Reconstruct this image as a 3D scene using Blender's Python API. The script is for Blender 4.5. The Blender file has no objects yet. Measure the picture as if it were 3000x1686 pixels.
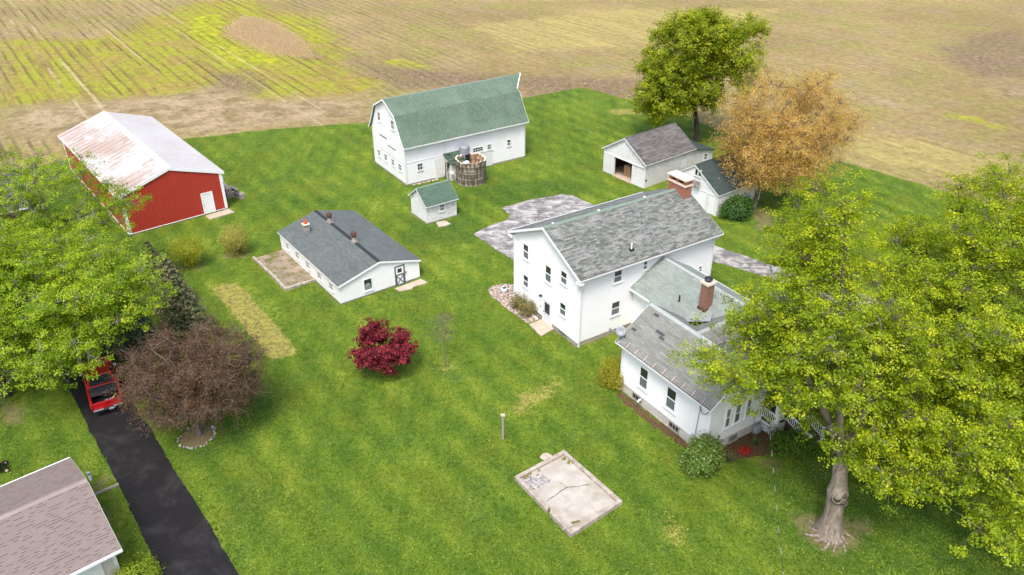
import bpy, bmesh, math, random
import numpy as np
from mathutils import Vector, Matrix, geometry

random.seed(7)
RNG = np.random.default_rng(11)
SC = bpy.context.scene
COL = SC.collection
R = math.radians
PI = math.pi

# ------------------------------------------------------------------ mesh helpers
class MB:
    """collects quads / polygons, then links them as ONE mesh object"""
    def __init__(s):
        s.v = []; s.f = []; s.m = []
    def add(s, vs, fs, mi=0):
        o = len(s.v)
        s.v += [tuple(p) for p in vs]
        s.f += [tuple(i + o for i in f) for f in fs]
        s.m += [mi] * len(fs)
    def box(s, a, b, mi=0, T=None):
        x0, y0, z0 = a; x1, y1, z1 = b
        vs = [(x0, y0, z0), (x1, y0, z0), (x1, y1, z0), (x0, y1, z0), (x0, y0, z1), (x1, y0, z1), (x1, y1, z1), (x0, y1, z1)]
        if T: vs = [T @ Vector(p) for p in vs]
        s.add(vs, [(0, 3, 2, 1), (4, 5, 6, 7), (0, 1, 5, 4), (1, 2, 6, 5), (2, 3, 7, 6), (3, 0, 4, 7)], mi)
    def extrude_x(s, prof, x0, x1, mi=0):
        """closed (y,z) polygon swept along x"""
        n = len(prof)
        vs = [(x0, y, z) for y, z in prof] + [(x1, y, z) for y, z in prof]
        fs = [tuple(range(n)), tuple(range(2 * n - 1, n - 1, -1))]
        fs += [(i, i + n, (i + 1) % n + n, (i + 1) % n) for i in range(n)]
        s.add(vs, fs, mi)
    def extrude_z(s, poly, z0, z1, mi=0):
        n = len(poly)
        vs = [(x, y, z0) for x, y in poly] + [(x, y, z1) for x, y in poly]
        fs = [tuple(range(n - 1, -1, -1)), tuple(range(n, 2 * n))]
        fs += [(i, (i + 1) % n, (i + 1) % n + n, i + n) for i in range(n)]
        s.add(vs, fs, mi)
    def tube(s, p0, p1, r0, r1=None, n=8, mi=0, cap=True):
        r1 = r0 if r1 is None else r1
        p0 = Vector(p0); p1 = Vector(p1); d = p1 - p0
        if d.length < 1e-6: return
        q = d.to_track_quat('Z', 'Y').to_matrix()
        vs = []
        for p, r in ((p0, r0), (p1, r1)):
            for k in range(n):
                a = 2 * PI * k / n
                vs.append(p + q @ Vector((math.cos(a) * r, math.sin(a) * r, 0)))
        fs = [(k, (k + 1) % n, (k + 1) % n + n, k + n) for k in range(n)]
        if cap: fs += [tuple(range(n - 1, -1, -1)), tuple(range(n, 2 * n))]
        s.add(vs, fs, mi)
    def path(s, pts, r, n=6, mi=0):
        for a, b in zip(pts[:-1], pts[1:]): s.tube(a, b, r, r, n, mi)
    def lathe(s, prof, c=(0, 0, 0), n=24, mi=0):
        """(r,z) profile turned about z"""
        vs = []; fs = []
        for r, z in prof:
            for k in range(n):
                a = 2 * PI * k / n
                vs.append((c[0] + r * math.cos(a), c[1] + r * math.sin(a), c[2] + z))
        for j in range(len(prof) - 1):
            for k in range(n):
                fs.append((j * n + k, j * n + (k + 1) % n, (j + 1) * n + (k + 1) % n, (j + 1) * n + k))
        s.add(vs, fs, mi)
    def blob(s, c, r, seed=0, amp=.15, n=10, mi=0, sz=1.0):
        rr = random.Random(seed); ph = [rr.uniform(0, 6.28) for _ in range(6)]
        vs = []; fs = []; m = n // 2 + 1
        for j in range(m + 1):
            t = PI * j / m
            for k in range(n):
                a = 2 * PI * k / n
                q = 1 + amp * (math.sin(2 * a + ph[0]) * math.sin(t * 2 + ph[1]) + .6 * math.sin(3 * a + ph[2] + t * 3))
                vs.append((c[0] + r * q * math.sin(t) * math.cos(a), c[1] + r * q * math.sin(t) * math.sin(a), c[2] + sz * r * q * math.cos(t)))
        for j in range(m):
            for k in range(n): fs.append((j * n + k, (j + 1) * n + k, (j + 1) * n + (k + 1) % n, j * n + (k + 1) % n))
        s.add(vs, fs, mi)
    def build(s, name, mats, parent=None, M=None, smooth=False, bevel=0):
        me = bpy.data.meshes.new(name)
        vs = np.array(s.v, float)
        me.from_pydata(s.v, [], s.f)
        mats = mats if isinstance(mats, (list, tuple)) else [mats]
        for m in mats: me.materials.append(m)
        uv = me.uv_layers.new(name='UVMap').data
        Z = Vector((0, 0, 1))
        for p, mi in zip(me.polygons, s.m):
            p.material_index = min(mi, len(mats) - 1)
            p.use_smooth = smooth
            nrm = p.normal
            h = Z.cross(nrm)
            h = h.normalized() if h.length > .02 else Vector((1, 0, 0))
            w = nrm.cross(h)
            for li in p.loop_indices:
                co = me.vertices[me.loops[li].vertex_index].co
                uv[li].uv = (co.dot(h), co.dot(w))
        if M is not None: me.transform(M)
        me.update()
        o = bpy.data.objects.new(name, me); COL.objects.link(o)
        if parent: o.parent = parent
        if bevel:
            b = o.modifiers.new('Bevel', 'BEVEL'); b.width = bevel; b.segments = 2; b.limit_method = 'ANGLE'
        return o

def tag(o, label, cat, group=None):
    o['label'] = label; o['category'] = cat
    if group: o['group'] = group
    return o

def thing(name, label, cat, loc=(0, 0, 0), rz=0, group=None):
    o = bpy.data.objects.new(name, None); COL.objects.link(o)
    o.location = loc; o.rotation_euler = (0, 0, rz); o.empty_display_size = .3
    return tag(o, label, cat, group)

# ------------------------------------------------------------------ material helpers
class NT:
    def __init__(s, name, rough=.8, spec=.25):
        s.m = bpy.data.materials.new(name); s.m.use_nodes = True
        s.t = s.m.node_tree; s.b = s.t.nodes['Principled BSDF']
        s.b.inputs['Roughness'].default_value = rough
        s.b.inputs['Specular IOR Level'].default_value = spec
    def n(s, typ, **kw):
        x = s.t.nodes.new(typ)
        for k, v in kw.items(): setattr(x, k, v)
        return x
    def set(s, sock, v):
        if hasattr(v, 'is_linked') or isinstance(v, bpy.types.NodeSocket): s.t.links.new(v, sock)
        elif isinstance(v, (tuple, list)) and len(v) == 3 and sock.type == 'RGBA': sock.default_value = (*v, 1)
        else: sock.default_value = v
    def uv(s): return s.n('ShaderNodeTexCoord').outputs['UV']
    def obj(s): return s.n('ShaderNodeTexCoord').outputs['Object']
    def pos(s): return s.n('ShaderNodeNewGeometry').outputs['Position']
    def mapping(s, vec, scale=(1, 1, 1), rot=(0, 0, 0), loc=(0, 0, 0)):
        x = s.n('ShaderNodeMapping'); s.set(x.inputs['Vector'], vec)
        x.inputs['Scale'].default_value = scale; x.inputs['Rotation'].default_value = rot; x.inputs['Location'].default_value = loc
        return x.outputs[0]
    def noise(s, vec, scale, detail=3, rough=.55, dist=0):
        x = s.n('ShaderNodeTexNoise'); s.set(x.inputs['Vector'], vec)
        x.inputs['Scale'].default_value = scale; x.inputs['Detail'].default_value = detail
        x.inputs['Roughness'].default_value = rough; x.inputs['Distortion'].default_value = dist
        return x.outputs['Fac']
    def voro(s, vec, scale, feature='F1', out='Distance'):
        x = s.n('ShaderNodeTexVoronoi', feature=feature); s.set(x.inputs['Vector'], vec); x.inputs['Scale'].default_value = scale
        return x.outputs[out]
    def ramp(s, fac, stops):
        x = s.n('ShaderNodeValToRGB'); s.set(x.inputs[0], fac); e = x.color_ramp.elements
        while len(e) < len(stops): e.new(.5)
        for k, (p, c) in enumerate(stops):
            e[k].position = p; e[k].color = (*c, 1) if isinstance(c, (tuple, list)) else (c, c, c, 1)
        return x.outputs[0]
    def sstep(s, fac, a, b, lo=0., hi=1.):
        x = s.n('ShaderNodeMapRange', interpolation_type='SMOOTHSTEP'); s.set(x.inputs[0], fac)
        x.inputs[1].default_value = a; x.inputs[2].default_value = b; x.inputs[3].default_value = lo; x.inputs[4].default_value = hi
        return x.outputs[0]
    def mix(s, fac, a, b, mode='MIX'):
        x = s.n('ShaderNodeMix', data_type='RGBA', blend_type=mode)
        s.set(x.inputs[0], fac); s.set(x.inputs[6], a); s.set(x.inputs[7], b)
        return x.outputs[2]
    def math(s, op, a, b=0., clamp=False):
        x = s.n('ShaderNodeMath', operation=op, use_clamp=clamp); s.set(x.inputs[0], a); s.set(x.inputs[1], b)
        return x.outputs[0]
    def attr(s, name, out='Fac'):
        x = s.n('ShaderNodeAttribute', attribute_name=name); return x.outputs[out]
    def sep(s, vec):
        x = s.n('ShaderNodeSeparateXYZ'); s.set(x.inputs[0], vec); return x.outputs
    def seprgb(s, col):
        x = s.n('ShaderNodeSeparateColor'); s.set(x.inputs[0], col); return x.outputs
    def bump(s, h, dist=.02, strength=.6):
        x = s.n('ShaderNodeBump'); x.inputs['Strength'].default_value = strength; x.inputs['Distance'].default_value = dist
        s.set(x.inputs['Height'], h); s.t.links.new(x.outputs[0], s.b.inputs['Normal'])
    def color(s, c): s.set(s.b.inputs['Base Color'], c); return s
    def rand_island(s): return s.n('ShaderNodeNewGeometry').outputs['Random Per Island']

def flat(name, c, rough=.7, spec=.3, metal=0, vary=.12, scale=3):
    t = NT(name, rough, spec); f = t.noise(t.obj(), scale, 4)
    t.color(t.mix(f, tuple(v * (1 - vary) for v in c), tuple(min(1, v * (1 + vary)) for v in c)))
    t.b.inputs['Metallic'].default_value = metal
    return t.m

def siding(name, c, lap=.12, peel=0., wood=(.33, .31, .29), vertical=False, dirt=.08):
    t = NT(name, .6, .3); uv = t.uv(); u, v, _ = t.sep(uv)
    co = u if vertical else v
    saw = t.math('FRACT', t.math('DIVIDE', co, lap))
    n1 = t.noise(t.mapping(uv, (.5, .5, 1)), 1.2, 4)
    n2 = t.noise(t.mapping(uv, (8, .6, 1)), 1.0, 3)
    base = t.mix(t.sstep(n1, .35, .75), c, tuple(x * (1 - dirt) for x in c))
    base = t.mix(t.math('MULTIPLY', t.sstep(n2, .55, .8), .5), base, tuple(x * y for x, y in zip(c, (.9, .89, .86))))
    groove = t.sstep(saw, 0., .1 if lap < .2 else .05, 1., 0.)
    if peel:
        sc = (1.1, 5, 1) if not vertical else (5, 1.1, 1)
        p = t.noise(t.mapping(uv, sc), 1.6, 6, .68)
        big = t.noise(uv, .35, 3)
        pm = t.sstep(t.math('ADD', p, t.math('MULTIPLY', t.math('SUBTRACT', big, .5), .5)), 1.0 - peel - .16, 1.02 - peel)
        wd = t.mix(t.noise(t.mapping(uv, (2, 20, 1)), 2, 3), wood, tuple(x * 1.7 for x in wood))
        base = t.mix(t.math('MULTIPLY', pm, .75), base, wd)
        base = t.mix(t.math('MULTIPLY', groove, .3), base, tuple(x * 1.3 for x in wood))
    base = t.mix(t.math('MULTIPLY', groove, .22), base, tuple(x * .45 for x in c))
    # lap shadow is painted into the groove colour above; bump adds the relief
    t.color(base); t.bump(saw, .018, .7)
    return t.m

def shingles(name, dark, light, moss=None, w=.33, h=.14, mossamt=.5, spread=1.0, big=.35):
    t = NT(name, .9, .15); uv = t.uv()
    b = t.n('ShaderNodeTexBrick'); t.set(b.inputs['Vector'], uv)
    b.inputs['Color1'].default_value = (0, 0, 0, 1); b.inputs['Color2'].default_value = (1, 1, 1, 1); b.inputs['Mortar'].default_value = (.3, .3, .3, 1)
    b.inputs['Scale'].default_value = 1; b.inputs['Mortar Size'].default_value = .009; b.inputs['Brick Width'].default_value = w; b.inputs['Row Height'].default_value = h
    b.inputs['Bias'].default_value = 0
    b2 = t.n('ShaderNodeTexBrick'); t.set(b2.inputs['Vector'], t.mapping(uv, loc=(.21, 0, 0)))
    b2.inputs['Color1'].default_value = (0, 0, 0, 1); b2.inputs['Color2'].default_value = (1, 1, 1, 1); b2.inputs['Mortar'].default_value = (.5, .5, .5, 1)
    b2.inputs['Scale'].default_value = 1; b2.inputs['Mortar Size'].default_value = 0; b2.inputs['Brick Width'].default_value = w * 1.8; b2.inputs['Row Height'].default_value = h
    f = t.mix(.5, b.outputs['Color'], b2.outputs['Color'])
    n = t.noise(uv, big, 5, .6)
    f = t.math('ADD', t.math('MULTIPLY', t.math('SUBTRACT', f, .5), .8 * spread), t.math('ADD', t.math('MULTIPLY', n, .6), .2))
    col = t.ramp(f, [(.2, dark), (.8, light)])
    if moss:
        nm = t.noise(t.mapping(uv, (1, 1.6, 1)), 1.1, 6, .7)
        col = t.mix(t.math('MULTIPLY', t.sstep(nm, .42, .68), mossamt), col, moss)
    g = t.noise(uv, 60, 2)
    col = t.mix(t.math('MULTIPLY', g, .35), col, tuple(x * .55 for x in dark))
    streak = t.noise(t.mapping(uv, (3, .25, 1)), 1, 3)
    col = t.mix(t.sstep(streak, .55, .8, 0, .3), col, tuple(x * .7 for x in dark))
    col = t.mix(t.math('MULTIPLY', b.outputs['Fac'], .55), col, tuple(x * .45 for x in dark))
    t.color(col)
    v = t.sep(uv)[1]
    t.bump(t.math('SUBTRACT', t.math('ADD', 1., t.math('MULTIPLY', f, .3)), t.math('FRACT', t.math('DIVIDE', v, h))), .012, .6)
    return t.m

def concrete(name, c, dark, scale=1.2, crack=False, moss=None, mossamt=.5):
    t = NT(name, .92, .15); p = t.obj()
    f = t.noise(p, scale, 6, .62)
    col = t.ramp(f, [(.3, dark), (.62, c), (.8, tuple(min(1, x * 1.12) for x in c))])
    col = t.mix(t.math('MULTIPLY', t.noise(p, 25, 3), .3), col, tuple(x * .6 for x in c))
    if moss:
        m = t.noise(p, scale * .8, 5, .7)
        col = t.mix(t.math('MULTIPLY', t.sstep(m, .5, .62), mossamt), col, moss)
    if crack:
        v = t.voro(t.mapping(p, (1, 1, 0), loc=(3.7, 1.2, 0)), .42, 'DISTANCE_TO_EDGE')
        w = t.math('ADD', v, t.math('MULTIPLY', t.math('SUBTRACT', t.noise(p, 4, 3), .5), .05))
        col = t.mix(t.sstep(w, .0, .012, .8, 0), col, (.12, .12, .05))
    t.color(col); t.bump(t.noise(p, 18, 4), .01, .5)
    return t.m

def brick(name, c1, c2, mortar):
    t = NT(name, .9, .15); uv = t.uv()
    b = t.n('ShaderNodeTexBrick'); t.set(b.inputs['Vector'], uv)
    b.inputs['Color1'].default_value = (*c1, 1); b.inputs['Color2'].default_value = (*c2, 1); b.inputs['Mortar'].default_value = (*mortar, 1)
    b.inputs['Scale'].default_value = 1; b.inputs['Mortar Size'].default_value = .012; b.inputs['Brick Width'].default_value = .22; b.inputs['Row Height'].default_value = .078
    col = t.mix(t.math('MULTIPLY', t.noise(uv, 9, 4), .5), b.outputs['Color'], tuple(x * .5 for x in c1))
    t.color(col); t.bump(b.outputs['Fac'], -.01, .5)
    return t.m

def leafmat(name, stops, trans=.35, gloss=.12):
    t = NT(name, .5, .3)
    r = t.rand_island()
    f = t.math('ADD', t.math('MULTIPLY', t.attr('tint'), .75), t.math('MULTIPLY', r, .25))
    col = t.ramp(f, stops)
    d = t.n('ShaderNodeBsdfDiffuse'); t.set(d.inputs[0], col)
    tr = t.n('ShaderNodeBsdfTranslucent'); t.set(tr.inputs[0], t.mix(.5, col, tuple(x * y for x, y in zip(stops[-1][1], (1.2, 1.15, .6)))))
    g = t.n('ShaderNodeBsdfGlossy'); g.inputs['Roughness'].default_value = .45
    m1 = t.n('ShaderNodeMixShader'); m1.inputs[0].default_value = trans
    t.t.links.new(d.outputs[0], m1.inputs[1]); t.t.links.new(tr.outputs[0], m1.inputs[2])
    m2 = t.n('ShaderNodeMixShader'); m2.inputs[0].default_value = gloss * .15
    t.t.links.new(m1.outputs[0], m2.inputs[1]); t.t.links.new(g.outputs[0], m2.inputs[2])
    out = [n for n in t.t.nodes if n.type == 'OUTPUT_MATERIAL'][0]
    t.t.links.new(m2.outputs[0], out.inputs['Surface'])
    return t.m

def bark(name, c1, c2, scale=6):
    t = NT(name, .95, .1); p = t.obj()
    f = t.noise(t.mapping(p, (1, 1, .18)), scale, 6, .65)
    t.color(t.ramp(f, [(.3, c1), (.7, c2)])); t.bump(f, .06, .8)
    return t.m

# ------------------------------------------------------------------ materials
M = {}
M['vinyl'] = siding('white_vinyl_siding', (.82, .825, .83), .11, dirt=.03)
M['old'] = siding('old_white_clapboard', (.72, .72, .71), .15, peel=.32)
M['oldbarn'] = siding('barn_white_clapboard', (.79, .79, .79), .16, peel=.24)
M['veryold'] = siding('flaking_white_clapboard', (.70, .70, .69), .14, peel=.38)
M['boards'] = siding('white_vertical_boards', (.72, .72, .70), .2, peel=.34, vertical=True)
M['shedwall'] = siding('shed_white_boards', (.80, .805, .81), .14, peel=.22)
M['tan_siding'] = siding('tan_siding', (.50, .46, .40), .11)
M['trim'] = flat('white_trim_paint', (.82, .825, .83), .5, .3, vary=.04)
M['oldtrim'] = flat('old_trim_paint', (.66, .66, .64), .6, .3, vary=.12, scale=5)
M['doorgray'] = flat('pale_grey_door_paint', (.62, .64, .68), .5, .3, vary=.06)
M['slate'] = flat('slate_grey_paint', (.085, .11, .13), .5, .3, vary=.1)
M['gutter'] = flat('white_gutter_metal', (.72, .73, .75), .4, .4, vary=.05)
M['dark'] = flat('dark_gap', (.02, .02, .022), .9, .1)
M['blackmetal'] = flat('black_metal', (.02, .02, .022), .45, .4)
M['rusty'] = flat('rusty_metal', (.10, .055, .042), .8, .2, vary=.4, scale=8)
M['greymetal'] = flat('grey_metal', (.27, .29, .32), .55, .4, metal=.2, vary=.15)
M['utility'] = flat('utility_grey_paint', (.30, .35, .37), .5, .4, vary=.1)
M['rubber'] = flat('black_rubber', (.02, .02, .02), .85, .2)
M['cable'] = flat('black_cable', (.03, .03, .035), .6, .2)
M['wood'] = flat('weathered_wood', (.30, .27, .23), .9, .1, vary=.35, scale=9)
M['darkwood'] = flat('dark_old_planks', (.10, .075, .06), .9, .1, vary=.4, scale=9)
M['cardboard'] = flat('brown_cardboard', (.36, .22, .12), .85, .1, vary=.2)
M['floorwood'] = flat('pale_floor', (.45, .36, .27), .9, .1, vary=.25, scale=2)
M['plastic_white'] = flat('white_plastic', (.8, .8, .8), .4, .4, vary=.05)
M['pink'] = flat('pink_clip', (.6, .42, .45), .5, .3)
M['clay'] = flat('orange_clay_tile', (.55, .13, .05), .7, .2, vary=.15)
M['stone'] = concrete('pale_stone', (.52, .46, .38), (.34, .29, .23), 3)
M['block'] = concrete('grey_concrete_block', (.36, .34, .31), (.2, .18, .16), 3)
M['conc'] = concrete('warm_concrete', (.50, .42, .33), (.36, .30, .23), 1.1)
M['found'] = concrete('foundation_concrete', (.40, .36, .30), (.26, .23, .18), 1.5)
M['slab'] = concrete('old_slab_concrete', (.46, .43, .385), (.33, .29, .24), .9, crack=False, moss=(.17, .16, .07), mossamt=.25)
M['curb'] = concrete('old_curb_concrete', (.44, .395, .335), (.24, .20, .155), 2.2)
M['patio'] = concrete('mossy_flagstone', (.33, .27, .195), (.16, .125, .08), 1.2, moss=(.125, .125, .025), mossamt=.9)
M['asphalt_old'] = None
M['redbrick'] = brick('red_brick', (.38, .10, .045), (.28, .07, .035), (.42, .33, .26))
M['brownbrick'] = brick('brown_brick', (.30, .12, .075), (.20, .075, .05), (.36, .28, .22))
M['limestone'] = flat('cream_limestone', (.66, .56, .44), .8, .2, vary=.12, scale=5)
M['roof_main'] = shingles('weathered_green_grey_shingles', (.105, .112, .10), (.295, .30, .285), moss=(.115, .145, .11), mossamt=.5, w=.31, h=.15, spread=1.15)
M['roof_wing'] = shingles('pale_green_shingles', (.19, .22, .20), (.345, .385, .355), moss=(.17, .225, .185), mossamt=.5, w=.4, h=.15, spread=.5)
M['roof_front'] = shingles('grey_shingles', (.165, .17, .15), (.30, .30, .28), moss=(.15, .17, .12), mossamt=.45, w=.5, h=.17, spread=.65)
M['roof_barn'] = None
M['roof_out'] = shingles('dark_green_shingles', (.058, .104, .072), (.12, .18, .135), w=.4, h=.16, spread=.5)
M['roof_shed'] = shingles('slate_grey_shingles', (.085, .10, .096), (.175, .195, .187), w=.34, h=.14, spread=.45, big=.25)
M['roof_gar'] = shingles('brown_grey_shingles', (.085, .078, .076), (.20, .19, .185), w=.5, h=.16, spread=.8)
M['roof_gar2'] = shingles('dark_green_grey_shingles', (.035, .055, .05), (.07, .095, .088), w=.4, h=.15, spread=.4)
def dash_roof():
    t = NT('taupe_architectural_shingles', .9, .12); uv = t.uv(); v = t.sep(uv)[1]
    b = t.n('ShaderNodeTexBrick'); t.set(b.inputs['Vector'], uv)
    b.inputs['Color1'].default_value = (0, 0, 0, 1); b.inputs['Color2'].default_value = (1, 1, 1, 1); b.inputs['Mortar'].default_value = (0, 0, 0, 1)
    b.inputs['Scale'].default_value = 1; b.inputs['Mortar Size'].default_value = .01; b.inputs['Brick Width'].default_value = .24; b.inputs['Row Height'].default_value = .155
    fr = t.math('FRACT', t.math('DIVIDE', v, .155)); r = t.seprgb(b.outputs['Color'])[0]
    col = t.mix(t.noise(uv, .9, 5, .7), (.165, .132, .118), (.23, .19, .172))
    col = t.mix(t.math('MULTIPLY', t.noise(uv, 30, 2), .3), col, (.14, .11, .10))
    col = t.mix(t.math('MULTIPLY', r, .2), col, (.30, .25, .23))
    dash = t.math('MULTIPLY', t.sstep(r, .54, .66), t.sstep(fr, .55, .40))  # broken shadow line at each row's lower edge, painted into the colour
    col = t.mix(t.math('MULTIPLY', dash, .6), col, (.07, .05, .05))
    t.color(col); t.bump(t.math('SUBTRACT', t.math('MULTIPLY', dash, -.6), fr), .012, .6); return t.m
M['roof_neigh'] = dash_roof()
M['roof_left'] = shingles('charcoal_shingles', (.08, .08, .085), (.16, .16, .17), w=.4, h=.15, spread=.4)
M['ridgegreen'] = flat('green_ridge_cap', (.17, .225, .185), .9, .1, vary=.2)
M['ridgegrey'] = flat('grey_ridge_cap', (.33, .36, .35), .9, .1, vary=.2)
M['membrane'] = flat('grey_roof_membrane', (.30, .32, .33), .7, .2, vary=.12, scale=1.5)
M['mossroof'] = shingles('mossy_ruined_shingles', (.03, .055, .035), (.10, .15, .11), w=.5, h=.22, spread=1.3, big=1.5)

def barn_roof():
    t = NT('green_hexagonal_shingles', .9, .15); uv = t.uv()
    d = t.mapping(uv, (1, 1, 1), (0, 0, R(45)))
    b = t.n('ShaderNodeTexBrick', offset=0.); t.set(b.inputs['Vector'], d)
    b.inputs['Color1'].default_value = (.105, .148, .108, 1); b.inputs['Color2'].default_value = (.145, .192, .146, 1); b.inputs['Mortar'].default_value = (.065, .11, .073, 1)
    b.inputs['Scale'].default_value = 1; b.inputs['Mortar Size'].default_value = .022; b.inputs['Brick Width'].default_value = .33; b.inputs['Row Height'].default_value = .33
    n = t.noise(uv, .3, 5, .6)
    col = t.mix(t.sstep(n, .35, .75, 0, .6), b.outputs['Color'], (.175, .23, .18))
    col = t.mix(t.math('MULTIPLY', t.sstep(t.noise(t.mapping(uv, (1.5, .3, 1)), 1, 5), .55, .8), .5), col, (.075, .16, .10))
    col = t.mix(t.math('MULTIPLY', t.noise(uv, 50, 2), .25), col, (.05, .10, .07))
    t.color(col); t.bump(b.outputs['Fac'], -.01, .5); return t.m
M['roof_barn'] = barn_roof()

def metal_roof():
    t = NT('rusting_white_metal_roof', .7, .15); uv = t.uv(); u, v, _ = t.sep(uv)
    rib = t.math('ABSOLUTE', t.math('SUBTRACT', t.math('FRACT', t.math('DIVIDE', u, .91)), .5))
    ribm = t.sstep(rib, .40, .47)
    big = t.noise(t.mapping(uv, (.13, .22, 1), loc=(3, 1, 0)), 1, 3, .5)
    st = t.noise(t.mapping(uv, (3.5, .22, 1)), 1, 5, .7)
    spot = t.noise(uv, 1.6, 5, .65)
    m = t.math('ADD', t.math('MULTIPLY', big, .8), t.math('ADD', t.math('MULTIPLY', st, .75), t.math('MULTIPLY', spot, .4)))
    rust = t.sstep(m, .82, 1.12)
    col = t.mix(t.math('MULTIPLY', t.math('MULTIPLY', rust, t.sstep(t.sep(t.obj())[1], 4.6, 4.9, .3, 1.)), .75), (.49, .487, .487), (.26, .155, .10))
    col = t.mix(t.math('MULTIPLY', ribm, .75), col, (.50, .49, .48))
    col = t.mix(t.math('MULTIPLY', t.sstep(rib, .30, .39), t.sstep(rib, .44, .39, 0, .4)), col, (.36, .24, .17))
    screw = t.sstep(t.math('ABSOLUTE', t.math('SUBTRACT', t.math('FRACT', t.math('DIVIDE', v, .62)), .5)), .0, .1, 1, 0)
    col = t.mix(t.math('MULTIPLY', screw, t.math('MULTIPLY', t.sstep(spot, .42, .6), .3)), col, (.42, .28, .2))
    t.color(col); t.bump(ribm, .03, .8); return t.m
M['roof_red'] = metal_roof()

def red_wall():
    t = NT('red_ribbed_metal_wall', .45, .35); u, v, _ = t.sep(t.uv())
    rib = t.math('ABSOLUTE', t.math('SUBTRACT', t.math('FRACT', t.math('DIVIDE', u, .30)), .5))
    ribm = t.sstep(rib, .40, .47)
    n = t.noise(t.uv(), .8, 4)
    t.color(t.mix(t.math('MULTIPLY', ribm, .35), t.mix(n, (.37, .037, .024), (.44, .048, .030)), (.32, .03, .02)))
    t.bump(ribm, .03, .8); return t.m
M['red'] = red_wall()

def stone_wall():
    t = NT('white_painted_stone', .85, .15); uv = t.uv()
    b = t.n('ShaderNodeTexBrick'); t.set(b.inputs['Vector'], uv)
    b.inputs['Color1'].default_value = (.62, .60, .56, 1); b.inputs['Color2'].default_value = (.50, .47, .42, 1); b.inputs['Mortar'].default_value = (.36, .33, .28, 1)
    b.inputs['Scale'].default_value = 1; b.inputs['Mortar Size'].default_value = .02; b.inputs['Brick Width'].default_value = .5; b.inputs['Row Height'].default_value = .2
    t.color(t.mix(t.sstep(t.noise(uv, 2.5, 5, .65), .45, .7, 0, .5), b.outputs['Color'], (.40, .34, .27))); t.bump(b.outputs['Fac'], -.02, .6); return t.m
M['stonewall'] = stone_wall()

def glass():
    t = NT('window_glass', .06, .5)
    n = t.noise(t.obj(), .8, 2)
    t.color(t.mix(n, (.012, .016, .018), (.045, .06, .055))); return t.m
M['glass'] = glass()
M['screen'] = flat('window_screen', (.13, .15, .165), .35, .5, vary=.2, scale=1)
M['curtain'] = flat('drawn_curtain', (.22, .25, .21), .3, .5, vary=.2, scale=4)

def asphalt(name, c, pale, palemin, palemax, scale):
    t = NT(name, .9, .2); p = t.pos()
    f = t.noise(p, scale, 6, .68, .6)
    fine = t.noise(p, 20, 3, .6)
    f2 = t.math('ADD', f, t.math('MULTIPLY', t.math('SUBTRACT', fine, .5), .25))
    col = t.mix(t.sstep(f2, palemin, palemax), c, pale)
    return t, col, p
t, col, p = asphalt('worn_grey_asphalt', (.15, .143, .137), (.43, .41, .39), .36, .64, .9)
st = t.noise(t.mapping(p, (.25, 1.6, 1), (0, 0, R(-32))), 1.0, 7, .75)
col = t.mix(t.sstep(st, .48, .62, 0, .8), col, (.10, .095, .092))
t.color(col); t.bump(t.noise(p, 12, 4), .02, .5); M['asphalt_old'] = t.m
t, col, p = asphalt('black_sealed_asphalt', (.012, .0112, .012), (.032, .030, .031), .45, .75, .5)
tr = t.noise(t.mapping(p, (1, 1, 1)), 9, 5, .75)
col = t.mix(t.sstep(tr, .66, .76, 0, .5), col, (.16, .12, .08))
t.color(col); t.bump(t.noise(p, 30, 3), .01, .6); M['asphalt_black'] = t.m

t = NT('pink_river_gravel', .85, .2); p = t.pos()
x = t.n('ShaderNodeTexVoronoi'); t.set(x.inputs['Vector'], p); x.inputs['Scale'].default_value = 7
rr, gg, bb = t.seprgb(x.outputs['Color'])[:3]
col = t.ramp(rr, [(0, (.24, .18, .14)), (.4, (.40, .32, .265)), (.75, (.48, .40, .34)), (1, (.62, .57, .52))])
col = t.mix(t.sstep(x.outputs['Distance'], .42, .75), col, (.16, .11, .08))
t.color(col); t.bump(x.outputs['Distance'], -.05, .8); M['gravel'] = t.m

t = NT('brown_mulch', .95, .1); p = t.pos()
f = t.noise(p, 6, 6, .7)
t.color(t.ramp(f, [(.3, (.045, .028, .016)), (.55, (.12, .075, .04)), (.72, (.10, .11, .03))])); t.bump(f, .05, .8); M['mulch'] = t.m

# ------------------------------------------------------------------ ground zones (bare soil, crop residue, weeds: ground cover by place, with maple shade painted into one lawn zone)
def sdpoly(P, poly):
    """signed distance (inside > 0) of points P to a polygon"""
    poly = np.array(poly, float); n = len(poly)
    d = np.full(len(P), 1e9); ins = np.zeros(len(P), bool)
    for i in range(n):
        a = poly[i]; b = poly[(i + 1) % n]; e = b - a; w = P - a
        tt = np.clip((w @ e) / (e @ e + 1e-12), 0, 1)
        d = np.minimum(d, np.hypot(*(w - tt[:, None] * e).T))
        c = ((a[1] > P[:, 1]) != (b[1] > P[:, 1])) & (P[:, 0] < (b[0] - a[0]) * (P[:, 1] - a[1]) / (b[1] - a[1] + 1e-12) + a[0])
        ins ^= c
    return np.where(ins, d, -d)
def zone(P, polys, soft):
    m = np.zeros(len(P))
    for q in polys: m = np.maximum(m, np.clip(.5 + sdpoly(P, q) / (2 * soft), 0, 1))
    return m
def add_color(me, name, rgb):
    a = me.attributes.new(name, 'FLOAT_COLOR', 'POINT')
    c = np.ones((len(rgb), 4), np.float32); c[:, :3] = rgb
    a.data.foreach_set('color', c.ravel())

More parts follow.
